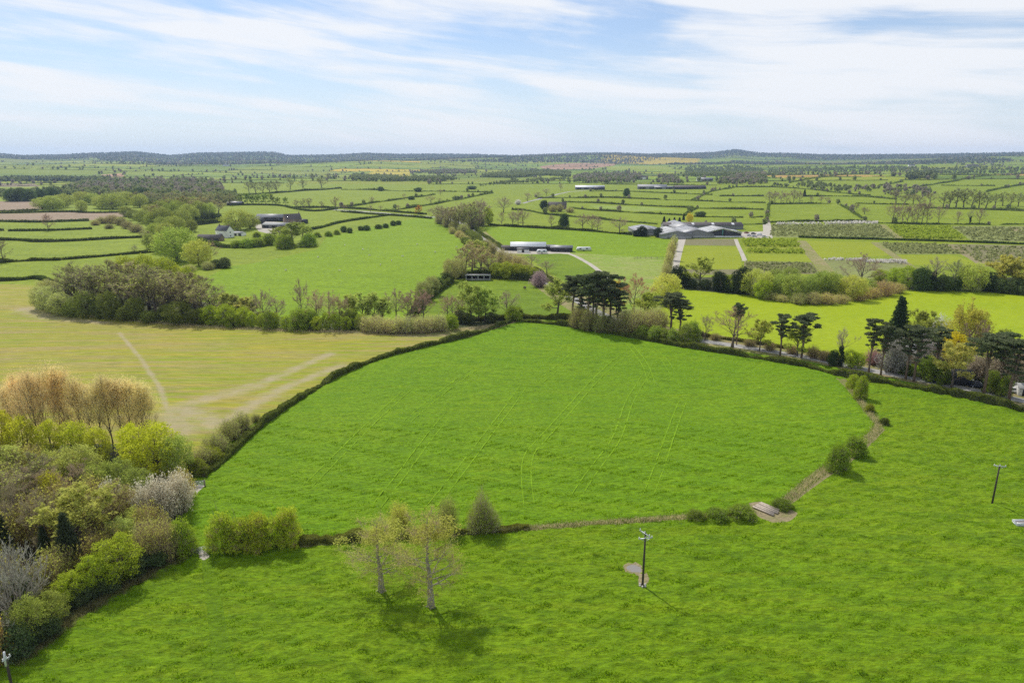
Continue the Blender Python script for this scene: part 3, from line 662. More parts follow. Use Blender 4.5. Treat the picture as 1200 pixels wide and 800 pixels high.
def shoots(g, s, n, rx, h, shape, fine, bud, bud_size, tw, up=.45):
    """a bush of many stems that fan out from the ground to a rounded or pointed outline"""
    ts, cs = s
    a = g.uniform(0, 6.283, n); u = np.sqrt(g.uniform(0, 1, n)); lob = 1 + .16 * np.sin(a * 3 + g.uniform(0, 6)) + .10 * np.sin(a * 7 + g.uniform(0, 6)); r = u * rx * lob
    z = h * shape(u) * g.uniform(.72, 1.06, n); cs_ = np.stack([np.cos(a), np.sin(a)], 1)
    B = np.column_stack([cs_ * (r * .35)[:, None], np.full(n, -.2)]); E = np.column_stack([cs_ * r[:, None], z])
    for k in range(0, n, max(1, n // 26)): tube(ts, [B[k], B[k] * .55 + E[k] * .45 + g.normal(0, .12, 3), B[k] * .2 + E[k] * .8], [.12, .08, .04], 4, cap=False)
    twigs(cs, g, B, E, tw * 1.8, 1)
    i = np.repeat(np.arange(n), fine); t = g.uniform(.25, 1, n * fine)[:, None]; S = B[i] + (E - B)[i] * t; d = norm(norm((E - B)[i]) * up + rnd_dirs(g, n * fine) * .7 + [0, 0, .25])
    L = h * g.uniform(.06, .15, n * fine); e = S + d * L[:, None]; e[:, 2] = np.maximum(e[:, 2], .05); twigs(cs, g, S, e, tw, 1)
    k = g.integers(0, len(e), bud); leaves(cs, g, e[k] + g.normal(0, .1, (bud, 3)), bud_size, 2)
def dome(g, n, rx, z0, z1, rc, low=.0):
    """clump centres over a rounded outline from z0 to z1"""
    out = []
    for i in range(n):
        u = (i + .5) / n; z = low + (1 - low) * u; a = i * 2.4 + g.uniform(-.4, .4); r = math.sqrt(max(0, 1 - (2 * z - 1) ** 2)) if low == 0 else math.sqrt(max(0.02, 1 - z * z))
        k = rc * g.uniform(.75, 1.25); q = g.uniform(.75, 1.0)
        out.append((rx * r * q * math.cos(a), rx * r * q * math.sin(a), z0 + (z1 - z0 - rc * .6) * z, k, k * g.uniform(.7, .95)))
    return out
TEMPL = {}
def template(kind, name, i, fn, mats, w0):
    g = np.random.default_rng(abs(hash_(kind)) % 10000 + i * 17); ts, cs = Soup(), Soup(); fn(g, (ts, cs))
    k = 10.0 / np.percentile(np.concatenate(cs.V)[:, 2], 99.3)          # every model is 10 m tall
    for q in (ts, cs): q.V = [v * [1, 1, k] for v in q.V]
    TEMPL.setdefault(kind, []).append((name, ts.mesh('trunk', mats[0], True) if ts.n else None, cs.mesh('crown', [mats[0], mats[1], mats[2]]), w0))
def hash_(s):
    h = 7
    for ch in s: h = (h * 31 + ord(ch)) & 0xffffff
    return h
def b_(x): return L_[x]
def make_templates():
    for i in range(3):
        template('bare', 'bare_tree', i, lambda g, s: branch(g, s, n=(12, 7, 7, 8), th=.17, crown=(4.1, 4.6, .55), ang=(35, 85), up=.18, tw=.034), ('bark', 'twig', 'bud'), 8.2)
        template('budding', 'budding_tree', i, lambda g, s: branch(g, s, n=(11, 7, 7, 7), th=.17, crown=(4.2, 4.6, .55), ang=(35, 85), up=.18, tw=.03, bud=7500, bud_size=.24), ('bark', 'twig', 'bud'), 8.4)
        template('wood', 'woodland_tree', i, lambda g, s: branch(g, s, n=(11, 7, 7, 8), th=.16, top=.8, crown=(3.2, 4.6, .56), ang=(25, 70), tw=.036, bud=700, bud_size=.2), ('bark', 'twig', 'bud'), 6.2)
        template('willow', 'willow_tree', i, lambda g, s: (tube(s[0], [[0, 0, -.4], [.1, 0, 2], [0, .1, 5]], [.34, .28, .15], 6), clumps(g, s, dome(g, 22, 4.3, 1.2, 10.3, 1.75), 9500, .26, 2, .45, nt=900, trunk=4.0, r0=.28)), ('bark', 'twig', 'willow'), 10.0)
        template('lime', 'lime_green_tree', i, lambda g, s: (tube(s[0], [[0, 0, -.4], [.1, 0, 2], [0, .1, 5]], [.28, .22, .12], 6), clumps(g, s, dome(g, 24, 3.6, 1.0, 10.3, 1.5), 8500, .25, 2, .4, nt=700, trunk=4.0, r0=.25)), ('bark', 'twig', 'lime'), 8.6)
        template('shrub', 'shrub', i, lambda g, s: (clumps(g, s, dome(g, 16, 5.2, -.3, 10.0, 2.6, low=.05), 9500, .38, 2, .45, nt=2200, tw=.07), [tube(s[0], [[0, 0, -.3], g.normal(0, 1.0, 3) + [0, 0, 3], g.normal(0, 2.4, 3) + [0, 0, 7]], [.2, .15, .06], 4) for _ in range(7)]), ('bark', 'twig', 'green'), 13.0)
        template('brush', 'bare_shrub', i, lambda g, s: shoots(g, s, 420, 5.6, 10., lambda u: .12 + .88 * np.sqrt(np.maximum(0, 1 - u * u)), 14, 3200, .3, .05), ('bark', 'twig', 'bud'), 11.0)
        template('pine', 'scots_pine', i, lambda g, s: (tube(s[0], [[0, 0, -.4], [g.normal(0, .15), g.normal(0, .15), 3.5], [g.normal(0, .3), g.normal(0, .3), 7], [g.normal(0, .3), 0, 9.4]], [.24, .2, .15, .05], 6),
                 clumps(g, s, [(r * math.cos(a), r * math.sin(a), z, k, k * .30) for q in range(34) for z in [9.7 - (3.2, 5.6, 4.6)[i] * (q / 33.) ** 1.4] for r in [(.2 + (q % 5) * .62) * (1 - .25 * (z < 6.5)) * min(1, .45 + (9.9 - z) * .6)] for a in [q * 2.4] for k in [g.uniform(.5, .95) * (1 if z > 7 else .65)] for a in [a + g.uniform(-.5, .5)] for r in [r * g.uniform(.7, 1.15)] for z in [z + g.uniform(-.3, .3)]], 10000, .22, 2, .3, flat=.5, nt=1400, trunk=8.2, r0=.16)), ('bark_pine', 'twig', 'pine'), 6.2)
        template('blossom', 'blossoming_bush', i, lambda g, s: shoots(g, s, 300, 5.0, 10., lambda u: .15 + .85 * np.sqrt(np.maximum(0, 1 - u * u)), 14, 7500, .27, .05), ('bark', 'twig_grey', 'blossom'), 10.0)
        template('dark', 'dark_evergreen', i, lambda g, s: (tube(s[0], [[0, 0, -.4], [0, 0, 5]], [.28, .15], 6), clumps(g, s, dome(g, 20, 3.7, .3, 10.0, 1.9), 11000, .34, 2, .55, nt=300, trunk=4., r0=.2)), ('bark_dark', 'twig', 'dark'), 9.0)
        template('poplar', 'poplar', i, lambda g, s: branch(g, s, th=.14, top=.92, crown=(2.2, 4.9, .57), n=(18, 5, 5, 4), r0=.09, ang=(18, 42), up=.5, tw=.012, bud=9000, bud_size=.10, bend=.5, jit=.5), ('bark', 'twig', 'orange'), 4.0)
    template('cone', 'conifer', 0, lambda g, s: (tube(s[0], [[0, 0, -.4], [0, 0, 9.6]], [.25, .04], 6), clumps(g, s, [(r * math.cos(a), r * math.sin(a), z, k, k * .8) for q in range(46) for z in [.9 + 8.7 * (q / 45.)] for w in [(1 - z / 10.4) ** .8 * 2.55] for a in [q * 2.4] for r in [w * .62] for k in [.45 + w * .36]], 16000, .24, 2, .5, nt=200)), ('bark_dark', 'twig', 'dark'), 6.2)
    template('spruce', 'spruce', 0, lambda g, s: (tube(s[0], [[0, 0, -.4], [0, 0, 9.8]], [.2, .03], 6), clumps(g, s, [(r * math.cos(a), r * math.sin(a), z, k * 1.2, k * .42) for q in range(70) for z in [.6 + 9.1 * (q / 69.)] for w in [(1 - z / 10.2) * 2.7 + .1] for a in [q * 2.4 + g.uniform(-.3, .3)] for r in [w * g.uniform(.55, .8)] for k in [.25 + w * .3]], 13000, .22, 2, .3, nt=200, droop=.35)), ('bark_dark', 'twig', 'dark'), 5.6)
    template('grey', 'bare_grey_tree', 0, lambda g, s: branch(g, s, th=.10, top=.5, crown=(5.6, 5.8, .46), n=(18, 7, 6, 4), r0=.42, multi=3, ang=(20, 80), up=.3, tw=.055, minr=.055, bend=.5), ('bark_pale', 'twig_grey', 'bud'), 11.5)
    for i in range(2):
        template('ash', 'ash_tree', i, lambda g, s: (branch(g, s, th=.22, top=.86, crown=(4.0, 4.9, .55), n=(22, 6, 6, 6), r0=.34, ang=(40, 100), up=.1, tw=.02, bud=7500, bud_size=.10, jit=.4, trunk_wob=.06, bend=.2, vary=.5, limb=.34),
                 clumps(g, s, [(g.normal(0, 1.5), g.normal(0, 1.5), g.uniform(7.9, 9.4), .85, .45) for _ in range(16)], 2600, .15, 2, .2),
                 [tube(s[0], [[0, 0, .5], [math.cos(a) * .35, math.sin(a) * .35, .05], [math.cos(a) * .8, math.sin(a) * .8, -.15]], [.18, .12, .05], 4) for a in (0.3, 1.9, 3.3, 4.8)]), ('bark_pale', 'twig', 'bud'), 8.0)
    for i in range(2):
        template('stag', 'ivy_clad_tree', i, lambda g, s: (branch(g, s, n=(10, 6, 6, 5), crown=(3.6, 4.0, .60), tw=.035, r0=.3), clumps(g, s, [(g.normal(0, .25), g.normal(0, .25), z, .6, .7) for z in np.linspace(.6, 5.5, 8)], 2600, .25, 2, .5)), ('bark', 'twig', 'dark'), 7.2)
        template('golden', 'weeping_willow', i, lambda g, s: (branch(g, s, th=.25, top=.6, crown=(4.6, 4.6, .54), n=(12, 6, 6, 5), r0=.35, tw=.03, bud=3000, bud_size=.24), clumps(g, s, dome(g, 20, 4.2, 2.2, 10, 1.3), 8000, .26, 2, .3, droop=2.6)), ('bark', 'twig', 'bud'), 10.4)
    template('cypress_bush', 'cone_shaped_shrub', 0, lambda g, s: shoots(g, s, 700, 4.6, 10., lambda u: .16 + .84 * (1 - u) ** .85, 12, 9000, .19, .04, up=.9), ('bark', 'twig', 'green'), 9.6)
for _k, (_a, _b, _c) in {}.items(): pass
_tm = template
def template(kind, name, i, fn, mats, w0): _tm(kind, name, i, fn, tuple(L_[m] for m in mats), w0)
make_templates()

ORD = 'first second third fourth fifth sixth seventh eighth ninth tenth eleventh twelfth thirteenth fourteenth fifteenth sixteenth seventeenth eighteenth nineteenth twentieth'.split()
def plant(kind, x, y, h, w, label, cat, group=None, tint=(1, 1, 1), g=None, sink=0.0):
    g = g or rng; t = TEMPL[kind]; name, tm, cm, w0 = t[int(g.integers(0, len(t)))]
    o = thing(name, label, cat, (x, y, float(H(x, y)) - .05 - sink), float(g.uniform(0, 6.28)), group)
    o.scale = (w / w0, w / w0, h / 10.)
    if tm is not None: link('trunk', tm, o)
    c = link('crown', cm, o); c.color = (tint[0], tint[1], tint[2], 1)
    return o
# ------------------------------------------------------------------ every tree and bush at its place
BROWN, OLIVE, GREYT, PURP = (1.0, .98, .85), (.85, 1.0, .7), (1.0, 1.02, .95), (.88, .82, .78)
def grove(kind, cat, label, items, group=None, tint=(1, 1, 1), desc=False, vary=.10, hs=1.0):
    """items: (px, py of the foot, height in picture points[, width]); {o} in the label is the tree's rank counted from the landmark it names"""
    g = np.random.default_rng(hash_(label) % 99991)
    items = sorted(items, key=lambda t: -t[0] if desc else t[0])
    for i, it in enumerate(items):
        x, y = P(it[0], it[1]); x, y = float(x[0]), float(y[0]); z = float(H(x, y)); dp = float(depth(x, y, z)); a = math.atan2(CAMH - z, math.hypot(x, y))
        h = it[2] * hs * dp / FPX / math.cos(a); w = (it[3] * dp / FPX * (1.25 if kind in ('bare', 'budding', 'wood') and it[1] > 225 else 1)) if len(it) > 3 else TEMPL[kind][0][3] * h / 10
        cm_ = g.uniform(1 - vary, 1 + vary); tn = tuple(c * f * cm_ for c, f in zip(tint, g.uniform(.96, 1.04, 3)))
        lb = label.replace('{o}', ORD[i] if i < 20 else 'farther')
        plant(kind, x, y, h, w, lb, cat, group if len(items) > 1 else None, tn, g)
T_ = 'tree'; S_ = 'shrub'
# --- two ash trees standing in the grass
grove('ash', T_, 'pollarded ash with pale trunk and thin yellow-green crown, the smaller of the pair', [(447, 692, 74, 88)], tint=(1.0, .95, .8))
grove('ash', T_, 'taller of two pollarded ash trees standing in the grass, pale straight trunk', [(505, 711, 96, 98)], tint=(1.0, .92, .8))
# --- along the ditch between the two grass fields
grove('cypress_bush', S_, 'dense dark green shrub of upright shoots, pointed like a cone, beside the ditch', [(565, 622, 44, 42)], tint=(.95, .95, .9))
grove('brush', S_, 'round twiggy willow bush on the ditch between ash crown and cone-shaped shrub', [(525, 623, 38, 28)], tint=(.9, 1.0, .6))
grove('brush', S_, 'thin yellowish willow bush on the ditch, behind the ash crowns', [(468, 620, 30, 32)], tint=(1.1, 1.15, .5))
grove('shrub', S_, '{o} bush of the tall clipped row, counted from the wooden gate', [(261, 645, 42, 36), (282, 644, 35, 34), (303, 642, 39, 36), (323, 640, 33, 30), (339, 638, 42, 32)], 'tall bushes in a row beside the gate', (1.35, 1.35, .95))
grove('shrub', S_, '{o} low rounded bush on the ditch, counted from the cone-shaped shrub towards the plank bridge', [(815, 608, 10, 24), (840, 607, 11, 30), (869, 606, 13, 34)], 'low bushes on the ditch', (.75, .85, .8))
grove('shrub', S_, 'low dark bramble bush just past the plank bridge', [(917, 594, 9, 26)], tint=(.6, .7, .7))
grove('shrub', S_, 'larger, darker bush of the pair astride the ditch beyond the plank bridge', [(981, 551, 30, 30)], tint=(.8, .9, .7))
grove('shrub', S_, 'smaller bush of the pair astride the ditch, the one farther from the plank bridge', [(1001, 533, 22, 28)], tint=(.8, .9, .75))
grove('shrub', S_, 'small dark round bush at the sharp bend of the ditch', [(1036, 497, 8, 12)], tint=(.5, .55, .6))
grove('shrub', S_, 'bright upright bush at the ditch end near the road hedge', [(1008, 467, 26, 17)], tint=(1.1, 1.15, .8))
grove('shrub', S_, 'yellowish bush at the ditch end, touching the road hedge', [(999, 455, 16, 16)], tint=(1.3, 1.3, .9))
grove('shrub', S_, 'low tuft of brambles in the ditch below the upright bush', [(1019, 482, 9, 12)], tint=(.9, .85, .7))
# --- the wood by the camera
grove('poplar', T_, '{o} slender copper-budded poplar at the wood edge, counted towards the muddy gateway', [(22, 520, 71, 28), (34, 524, 86, 31), (47, 530, 95, 33), (60, 522, 85, 31), (72, 520, 92, 33), (84, 520, 86, 31), (96, 522, 80, 33), (110, 520, 69, 31), (121, 524, 73, 28), (133, 522, 82, 33), (145, 520, 78, 33), (156, 522, 78, 33), (167, 520, 74, 31), (178, 520, 64, 28)], 'copper-budded poplars', (.96, .98, .88), vary=.14)
grove('lime', T_, '{o} yellow-green tree below the copper-budded poplars, counted towards the muddy gateway', [(4, 545, 66, 40), (32, 548, 58, 38), (64, 548, 55, 30), (92, 545, 50, 34), (118, 545, 44, 30)], 'yellow-green trees under the poplars', (.98, .98, .95))
grove('lime', T_, 'broad bright willow at the corner of the wood by the muddy gateway', [(186, 556, 58, 62)], tint=(.98, .98, .9))
grove('lime', T_, 'yellow willow crown just behind the bright corner willow', [(158, 550, 52, 32)], tint=(1.05, 1.0, .7))
grove('willow', T_, 'green willow at the tip of the wood, beside the bright corner willow', [(210, 560, 48, 36)], tint=(.8, .9, .7))
grove('willow', T_, '{o} pale green willow inside the wood, counted towards the blossoming thorn bushes', [(8, 585, 62, 58), (96, 575, 52, 50), (62, 570, 40, 40)], 'pale willows in the wood', (1.0, 1.05, .9))
grove('green_' if False else 'willow', T_, '{o} mid-green sallow amid the wood behind the blossoming thorns', [(120, 592, 46, 44), (142, 584, 44, 40), (165, 590, 40, 36)], 'sallows in the wood', (.7, .82, .6))
grove('lime', T_, 'small acid-yellow tree glowing alone amid bare brown crowns', [(66, 606, 52, 34)], tint=(.82, .80, .8))
grove('bare', T_, '{o} bare brown tree in the wood above the grey many-stemmed tree', [(40, 612, 66, 62), (94, 596, 52, 50), (22, 640, 72, 62), (2, 615, 62, 50), (60, 650, 70, 50)], 'bare brown trees in the wood', (.95, .96, .78))
grove('budding', T_, 'broad tree with rust-brown opening leaves behind the dark spruce', [(103, 652, 78, 84)], tint=(.95, .88, .75))
grove('spruce', T_, 'large dark spruce standing before the rust-brown tree', [(86, 676, 72, 42)])
grove('spruce', T_, 'small dark spruce beside the large spruce', [(58, 668, 50, 26)])
grove('cone', T_, 'dark evergreen half hidden above the grey many-stemmed tree', [(8, 662, 60, 34)])
grove('dark', T_, 'dark ivied tree beneath the acid-yellow tree', [(52, 622, 40, 24)])
grove('grey', T_, 'leafless pale grey tree of many stems spreading over the wood edge', [(26, 738, 96, 96)])
grove('blossom', S_, '{o} blackthorn in white blossom at the wood edge, counted towards the field gate', [(134, 606, 42, 32), (168, 612, 44, 34), (190, 610, 50, 40), (212, 600, 46, 32)], 'blossoming blackthorns', (.95, .97, .84))
grove('brush', S_, 'tan twiggy bush above the white blackthorns by the upper gate', [(215, 585, 34, 30)], tint=(1.15, 1.0, .7))
grove('willow', T_, '{o} green sallow on the slope below the white blackthorns', [(146, 652, 44, 34), (160, 630, 34, 30)], 'sallows below the blackthorns', (.85, .95, .8))
grove('brush', S_, 'purplish-brown twiggy sallow between the green bushes near the wooden gate', [(176, 658, 48, 40)], tint=(1.0, .92, .75))
grove('brush', S_, 'grey-brown twiggy sallow next to the wooden gate', [(196, 656, 46, 36)], tint=(1.0, .92, .8))
grove('shrub', S_, 'round green bush standing against the wooden gate', [(216, 650, 40, 32)], tint=(1.0, 1.1, .8))
grove('lime', S_, '{o} fresh lime-green sallow on the wood edge, counted from the grey many-stemmed tree', [(84, 708, 36, 34), (112, 694, 42, 40), (142, 682, 52, 54)], 'lime sallows on the wood edge', (.74, .84, .85))
grove('willow', S_, '{o} olive sallow at the foot of the grey many-stemmed tree', [(38, 752, 50, 44), (64, 735, 40, 36)], 'olive sallows at the wood edge', (.75, .85, .6))
grove('dark', S_, '{o} dark bramble bank under the lime sallows, counted from the grey tree', [(18, 770, 36, 40), (52, 748, 22, 34), (96, 704, 20, 34), (126, 692, 18, 34), (160, 672, 20, 34), (185, 662, 18, 26), (20, 715, 40, 40), (120, 665, 30, 40)], 'bramble banks at the wood edge', (1.6, 1.7, 1.5))
grove('brush', S_, 'tan twiggy bush at the wood edge beside the pole with white top', [(-4, 778, 56, 40)], tint=(1.3, 1.0, .7))
grove('brush', S_, '{o} bramble clump along the clipped hedge near the upper gate', [(238, 545, 20, 32), (254, 530, 22, 34), (270, 515, 24, 30), (284, 506, 22, 28), (300, 494, 10, 14)], 'bramble clumps beside the clipped hedge', (.85, .85, .7))
grove('shrub', S_, '{o} green bramble mound beside the upper gate', [(230, 556, 18, 26), (248, 540, 16, 30)], 'green bramble mounds', (.9, .9, .8))
grove('brush', S_, '{o} grey-brown thicket filling the wood, counted towards the wooden gate', [(-6, 660, 60, 70), (14, 606, 60, 60), (34, 575, 54, 56), (44, 640, 58, 60), (78, 618, 52, 56), (84, 575, 46, 44), (112, 604, 46, 50), (128, 628, 50, 56), (150, 612, 40, 40), (136, 660, 44, 44), (70, 690, 46, 50), (10, 712, 60, 60), (112, 672, 44, 50), (176, 632, 40, 44)], 'thickets filling the wood', (.98, .90, .68), vary=.18)
grove('wood', T_, '{o} slender grey tree standing over the thickets, counted towards the wooden gate', [(18, 628, 76, 50), (50, 596, 66, 46), (82, 640, 66, 46), (118, 640, 58, 44), (140, 620, 56, 40), (0, 590, 64, 46)], 'slender trees over the thickets', (.9, .9, .75), vary=.15)
# --- copse on the far edge of the stubble
cop = [(78, 360, 36), (88, 358, 44), (95, 362, 50), (104, 356, 46), (112, 364, 54), (121, 358, 50), (130, 366, 56), (139, 360, 52), (147, 368, 56), (157, 362, 54), (166, 370, 58), (175, 362, 52), (184, 372, 58), (193, 364, 52), (203, 373, 56), (213, 366, 50), (221, 374, 52), (231, 368, 46), (240, 376, 48), (250, 372, 40)]
grove('wood', T_, '{o} brown budding tree of the copse, counted from the grey willow bushes', [(a, b, c * (.82 + .3 * ((i * 7) % 5) / 5), c * (.72 + .3 * ((i * 3) % 4) / 4)) for i, (a, b, c) in enumerate(cop)], 'brown trees of the copse', (.88, .90, .78), vary=.2)
grove('willow', S_, '{o} grey-green willow bush at the end of the copse', [(50, 362, 26, 26), (62, 366, 30, 30), (58, 354, 26, 26), (73, 369, 26, 28)], 'grey willow bushes at the copse end', (.95, 1.0, 1.3))
grove('willow', S_, '{o} green understorey bush along the copse foot, counted from the grey willow bushes', [(86, 371, 18, 22), (101, 372, 30, 30), (118, 373, 20, 20), (131, 374, 32, 26), (147, 376, 17, 20), (160, 375, 26, 24), (176, 378, 14, 22), (196, 377, 20, 20), (210, 379, 25, 34), (232, 380, 18, 24)], 'understorey bushes of the copse', (.40, .47, .36), vary=.25)  # dark tint puts the shade under the copse into the leaf colour
grove('lime', T_, '{o} yellow-green crown rising behind the copse', [(152, 350, 48, 30), (175, 350, 50, 32), (196, 352, 48, 32), (210, 352, 40, 26), (222, 356, 42, 26)], 'yellow-green crowns behind the copse', (.70, .74, .9))
grove('lime', S_, '{o} yellow-green bush in the field boundary, counted from the copse', [(248, 380, 22, 26), (266, 381, 24, 26), (286, 382, 22, 18), (296, 383, 18, 14), (307, 384, 16, 14), (336, 386, 16, 16), (322, 384, 18, 16), (372, 387, 16, 16), (383, 386, 20, 12), (394, 386, 20, 14), (406, 387, 16, 16)], 'yellow-green bushes in the boundary', (.72, .8, .9))
grove('shrub', S_, '{o} grey-green bush in the boundary below the striped field, counted from the copse', [(274, 383, 16, 22), (316, 385, 20, 20), (352, 386, 24, 28), (364, 385, 22, 22), (346, 384, 16, 16), (412, 384, 22, 20), (424, 386, 18, 18)], 'grey-green bushes in the boundary', (.95, 1.0, 1.0))
grove('budding', T_, '{o} budding tree behind the boundary bushes, counted from the copse', [(266, 374, 30, 26), (278, 374, 28, 26), (288, 375, 26, 26), (298, 376, 24, 24)], 'budding trees near the copse', (.95, .9, .9))
grove('bare', T_, 'dense purple-grey bare tree rising above the boundary bushes', [(311, 383, 43, 26)], tint=PURP)
grove('bare', T_, 'lower grey bare tree beside the purple-grey tree', [(324, 380, 32, 26)], tint=BROWN)
grove('bare', T_, 'tall narrow dark bare tree in the boundary of the striped field', [(355, 378, 50, 20)], tint=PURP)
grove('bare', T_, '{o} spreading pale bare willow in the boundary, next after the dark tree', [(372, 382, 42, 28), (386, 384, 42, 32), (398, 384, 38, 26)], 'pale bare willows', (1.15, 1.1, .9))
grove('budding', T_, '{o} pale budding tree behind the grey blossoming hedge, counted from the pale willows', [(410, 380, 34, 26), (424, 380, 36, 28), (438, 380, 36, 28), (448, 380, 30, 24)], 'pale budding trees', (.95, 1.0, .9))
grove('bare', T_, 'round bare tree with a clear trunk in the boundary below the striped field', [(464, 375, 36, 26)], tint=BROWN)
grove('bare', T_, '{o} brown bare tree next to the round clear-trunked one', [(484, 376, 36, 28), (496, 378, 38, 26), (478, 376, 30, 20)], 'brown bare trees by the round one', (1.05, .9, .85))
grove('brush', S_, '{o} grey bush in the blossoming hedge at the stubble corner', [(430, 388, 18, 22), (442, 389, 20, 24), (455, 390, 18, 22), (468, 390, 20, 22), (480, 390, 20, 22), (492, 390, 20, 22), (504, 389, 20, 22), (516, 388, 20, 22)], 'grey bushes at the stubble corner', (1.2, 1.2, 1.15))
grove('shrub', S_, 'round green bush ending the grey hedge at the stubble corner', [(529, 386, 18, 18)], tint=(1.05, 1.1, .9))
grove('budding', T_, '{o} lime-budded tree in front of the field shelter', [(552, 377, 44, 34), (568, 377, 38, 30), (561, 376, 40, 26)], 'lime-budded trees before the shelter', (.95, 1.05, .8))
grove('bare', T_, '{o} thin bare tree at the paddock foot, before the lime-budded ones', [(531, 376, 30, 26), (541, 372, 24, 18), (524, 372, 26, 20)], 'thin bare trees of the paddock', (1.1, 1.1, .8))
grove('bare', T_, 'many-stemmed grey tree between lime-budded trees and round corner bush', [(595, 373, 32, 24)], tint=GREYT)
grove('shrub', S_, 'round green bush at the end of the clipped hedge', [(601, 375, 16, 22)], tint=(1.1, 1.1, .9))
grove('shrub', S_, 'dark low bush beneath the many-stemmed grey tree', [(607, 372, 12, 16)], tint=(.6, .6, .8))
grove('dark', S_, '{o} dark bush under the lime-budded trees', [(538, 378, 14, 16), (548, 379, 12, 16), (576, 378, 12, 14)], 'dark bushes in the paddock corner', (2.2, 2.0, 1.6))
grove('willow', S_, '{o} pale round bush in the hedge beside the paddock, counted towards the field shelter', [(497, 352, 22, 22), (506, 346, 22, 20), (529, 330, 26, 22), (538, 326, 22, 18)], 'pale bushes in the paddock hedge', (.75, .75, .9))
grove('dark', S_, '{o} dark clipped round bush in the paddock hedge', [(514, 338, 13, 13), (523, 331, 12, 13)], 'dark round bushes in the paddock hedge', (2.6, 2.6, 1.6))
grove('wood', T_, '{o} brown tree rising behind the field shelter', [(545, 322, 34, 26), (553, 318, 34, 26), (563, 322, 32, 28), (574, 324, 28, 24)], 'brown trees behind the shelter', (1.0, .9, .85))
grove('budding', T_, 'tall yellowish budding tree behind the field shelter', [(556, 314, 32, 30)], tint=(.9, .9, .8))
grove('lime', S_, '{o} yellow-green bush in the belt behind the field shelter', [(583, 326, 18, 18), (594, 327, 20, 20), (606, 327, 18, 18), (617, 327, 16, 18), (626, 328, 14, 14)], 'yellow-green bushes behind the shelter', (.62, .68, .8))
grove('brush', S_, '{o} brown bush along the lane past the field shelter', [(588, 308, 16, 18), (597, 314, 18, 20), (607, 318, 20, 20), (616, 321, 16, 16), (577, 298, 14, 14), (571, 292, 12, 14)], 'brown bushes along the lane', (1.0, .9, .85))
grove('blossom', S_, 'pinkish blossoming bush on the lane above the paddock', [(632, 336, 18, 22)], tint=(.75, .62, .66))
grove('budding', T_, 'round pale-green budding tree beside the pines, clear dark trunk', [(653, 370, 42, 40)], tint=(.95, 1.0, .8))
grove('bare', T_, '{o} bare tree beside the lane below the farmyard', [(622, 314, 16, 16), (641, 320, 14, 18)], 'bare trees below the farmyard', BROWN)
# --- the pine clump and the road
grove('pine', T_, '{o} scots pine of the dense clump by the road, counted from the pale budding tree', [(671, 374, 50, 36), (681, 380, 42, 32), (689, 384, 62, 40), (699, 386, 67, 38), (707, 386, 54, 42), (715, 384, 61, 36), (724, 384, 42, 34), (695, 378, 52, 36)], 'pines of the dense clump')
grove('brush', S_, '{o} brown thicket under the pine clump', [(676, 384, 24, 22), (690, 387, 26, 24), (704, 389, 24, 24), (720, 390, 20, 22), (734, 392, 16, 20)], 'thickets under the pine clump', (.8, .78, .65))
grove('dark', S_, '{o} dark holly under the pine clump', [(682, 382, 22, 18), (712, 388, 18, 18)], 'hollies under the pine clump', (1.8, 1.6, 1.2))
grove('bare', T_, 'tall orange-brown bare tree beyond the pines, trunk leaning', [(741, 372, 50, 34)], tint=(1.35, .95, .75))
grove('budding', T_, 'rusty budding tree touching the pine clump', [(722, 366, 36, 26)], tint=(1.1, .85, .6))
grove('budding', T_, '{o} yellow-budded tree between the pines and the cedar pair', [(756, 378, 34, 28), (764, 374, 30, 22)], 'yellow-budded trees near the cedars', (.95, .95, .6))
grove('brush', S_, '{o} grey bare bush by the road bend near the pines', [(746, 392, 32, 28), (762, 390, 28, 26), (772, 386, 26, 24), (734, 386, 24, 22)], 'grey bare bushes by the road bend', (1.15, 1.1, 1.0))
grove('willow', T_, 'round lime-green willow at the corner of the worn paddock', [(780, 356, 34, 36)], tint=(1.15, 1.15, .8))
grove('pine', T_, 'broad dark cedar-like pine with flat layers, the taller of a pair', [(786, 390, 46, 38)])
grove('pine', T_, 'lower of the two broad flat-layered pines, beside the hay field', [(796, 391, 38, 34)])
grove('shrub', S_, '{o} pale green bush in the road hedge, counted from the road bend', [(752, 395, 14, 22), (768, 398, 16, 20), (778, 399, 14, 18), (789, 401, 16, 18), (804, 401, 22, 22), (812, 399, 22, 18)], 'pale bushes in the road hedge', (1.0, 1.05, 1.2))
grove('bare', T_, 'small thin bare tree beside the road after the flat-layered pines', [(826, 399, 30, 18)], tint=BROWN)
grove('bare', T_, 'wide bare tree beside the road, thin umbrella pine above it', [(858, 407, 46, 48)], tint=(1.2, 1.1, .8))
grove('pine', T_, 'thin umbrella pine with a single small canopy, rising from the bare tree', [(863, 404, 48, 18)])
grove('budding', T_, 'budding tree between the umbrella pine and leaning pine', [(890, 411, 36, 26)], tint=(1.0, .95, .7))
grove('pine', T_, 'leaning dark pine by the road, foliage down to mid trunk', [(914, 417, 48, 34)])
grove('pine', T_, 'flat-topped pine on a straight thin trunk, alone by the road', [(939, 419, 50, 38)])
grove('budding', T_, 'thin yellow budding tree behind the flat-topped pine', [(934, 417, 36, 30)], tint=(1.0, .95, .7))
grove('stag', T_, 'bare tree with ivy-covered base by the road near the ditch end', [(985, 429, 44, 30)], tint=(1, 1, 1))
grove('dark', S_, 'stubby ivy-covered stump by the road near the ditch end', [(976, 428, 18, 14)], tint=(1.2, 1.3, 1))
grove('lime', S_, '{o} yellow-green bush by the road beside the ivied bare tree', [(996, 430, 20, 20), (1005, 431, 18, 18)], 'yellow-green bushes beside the ivied tree', (.75, .85, .9))
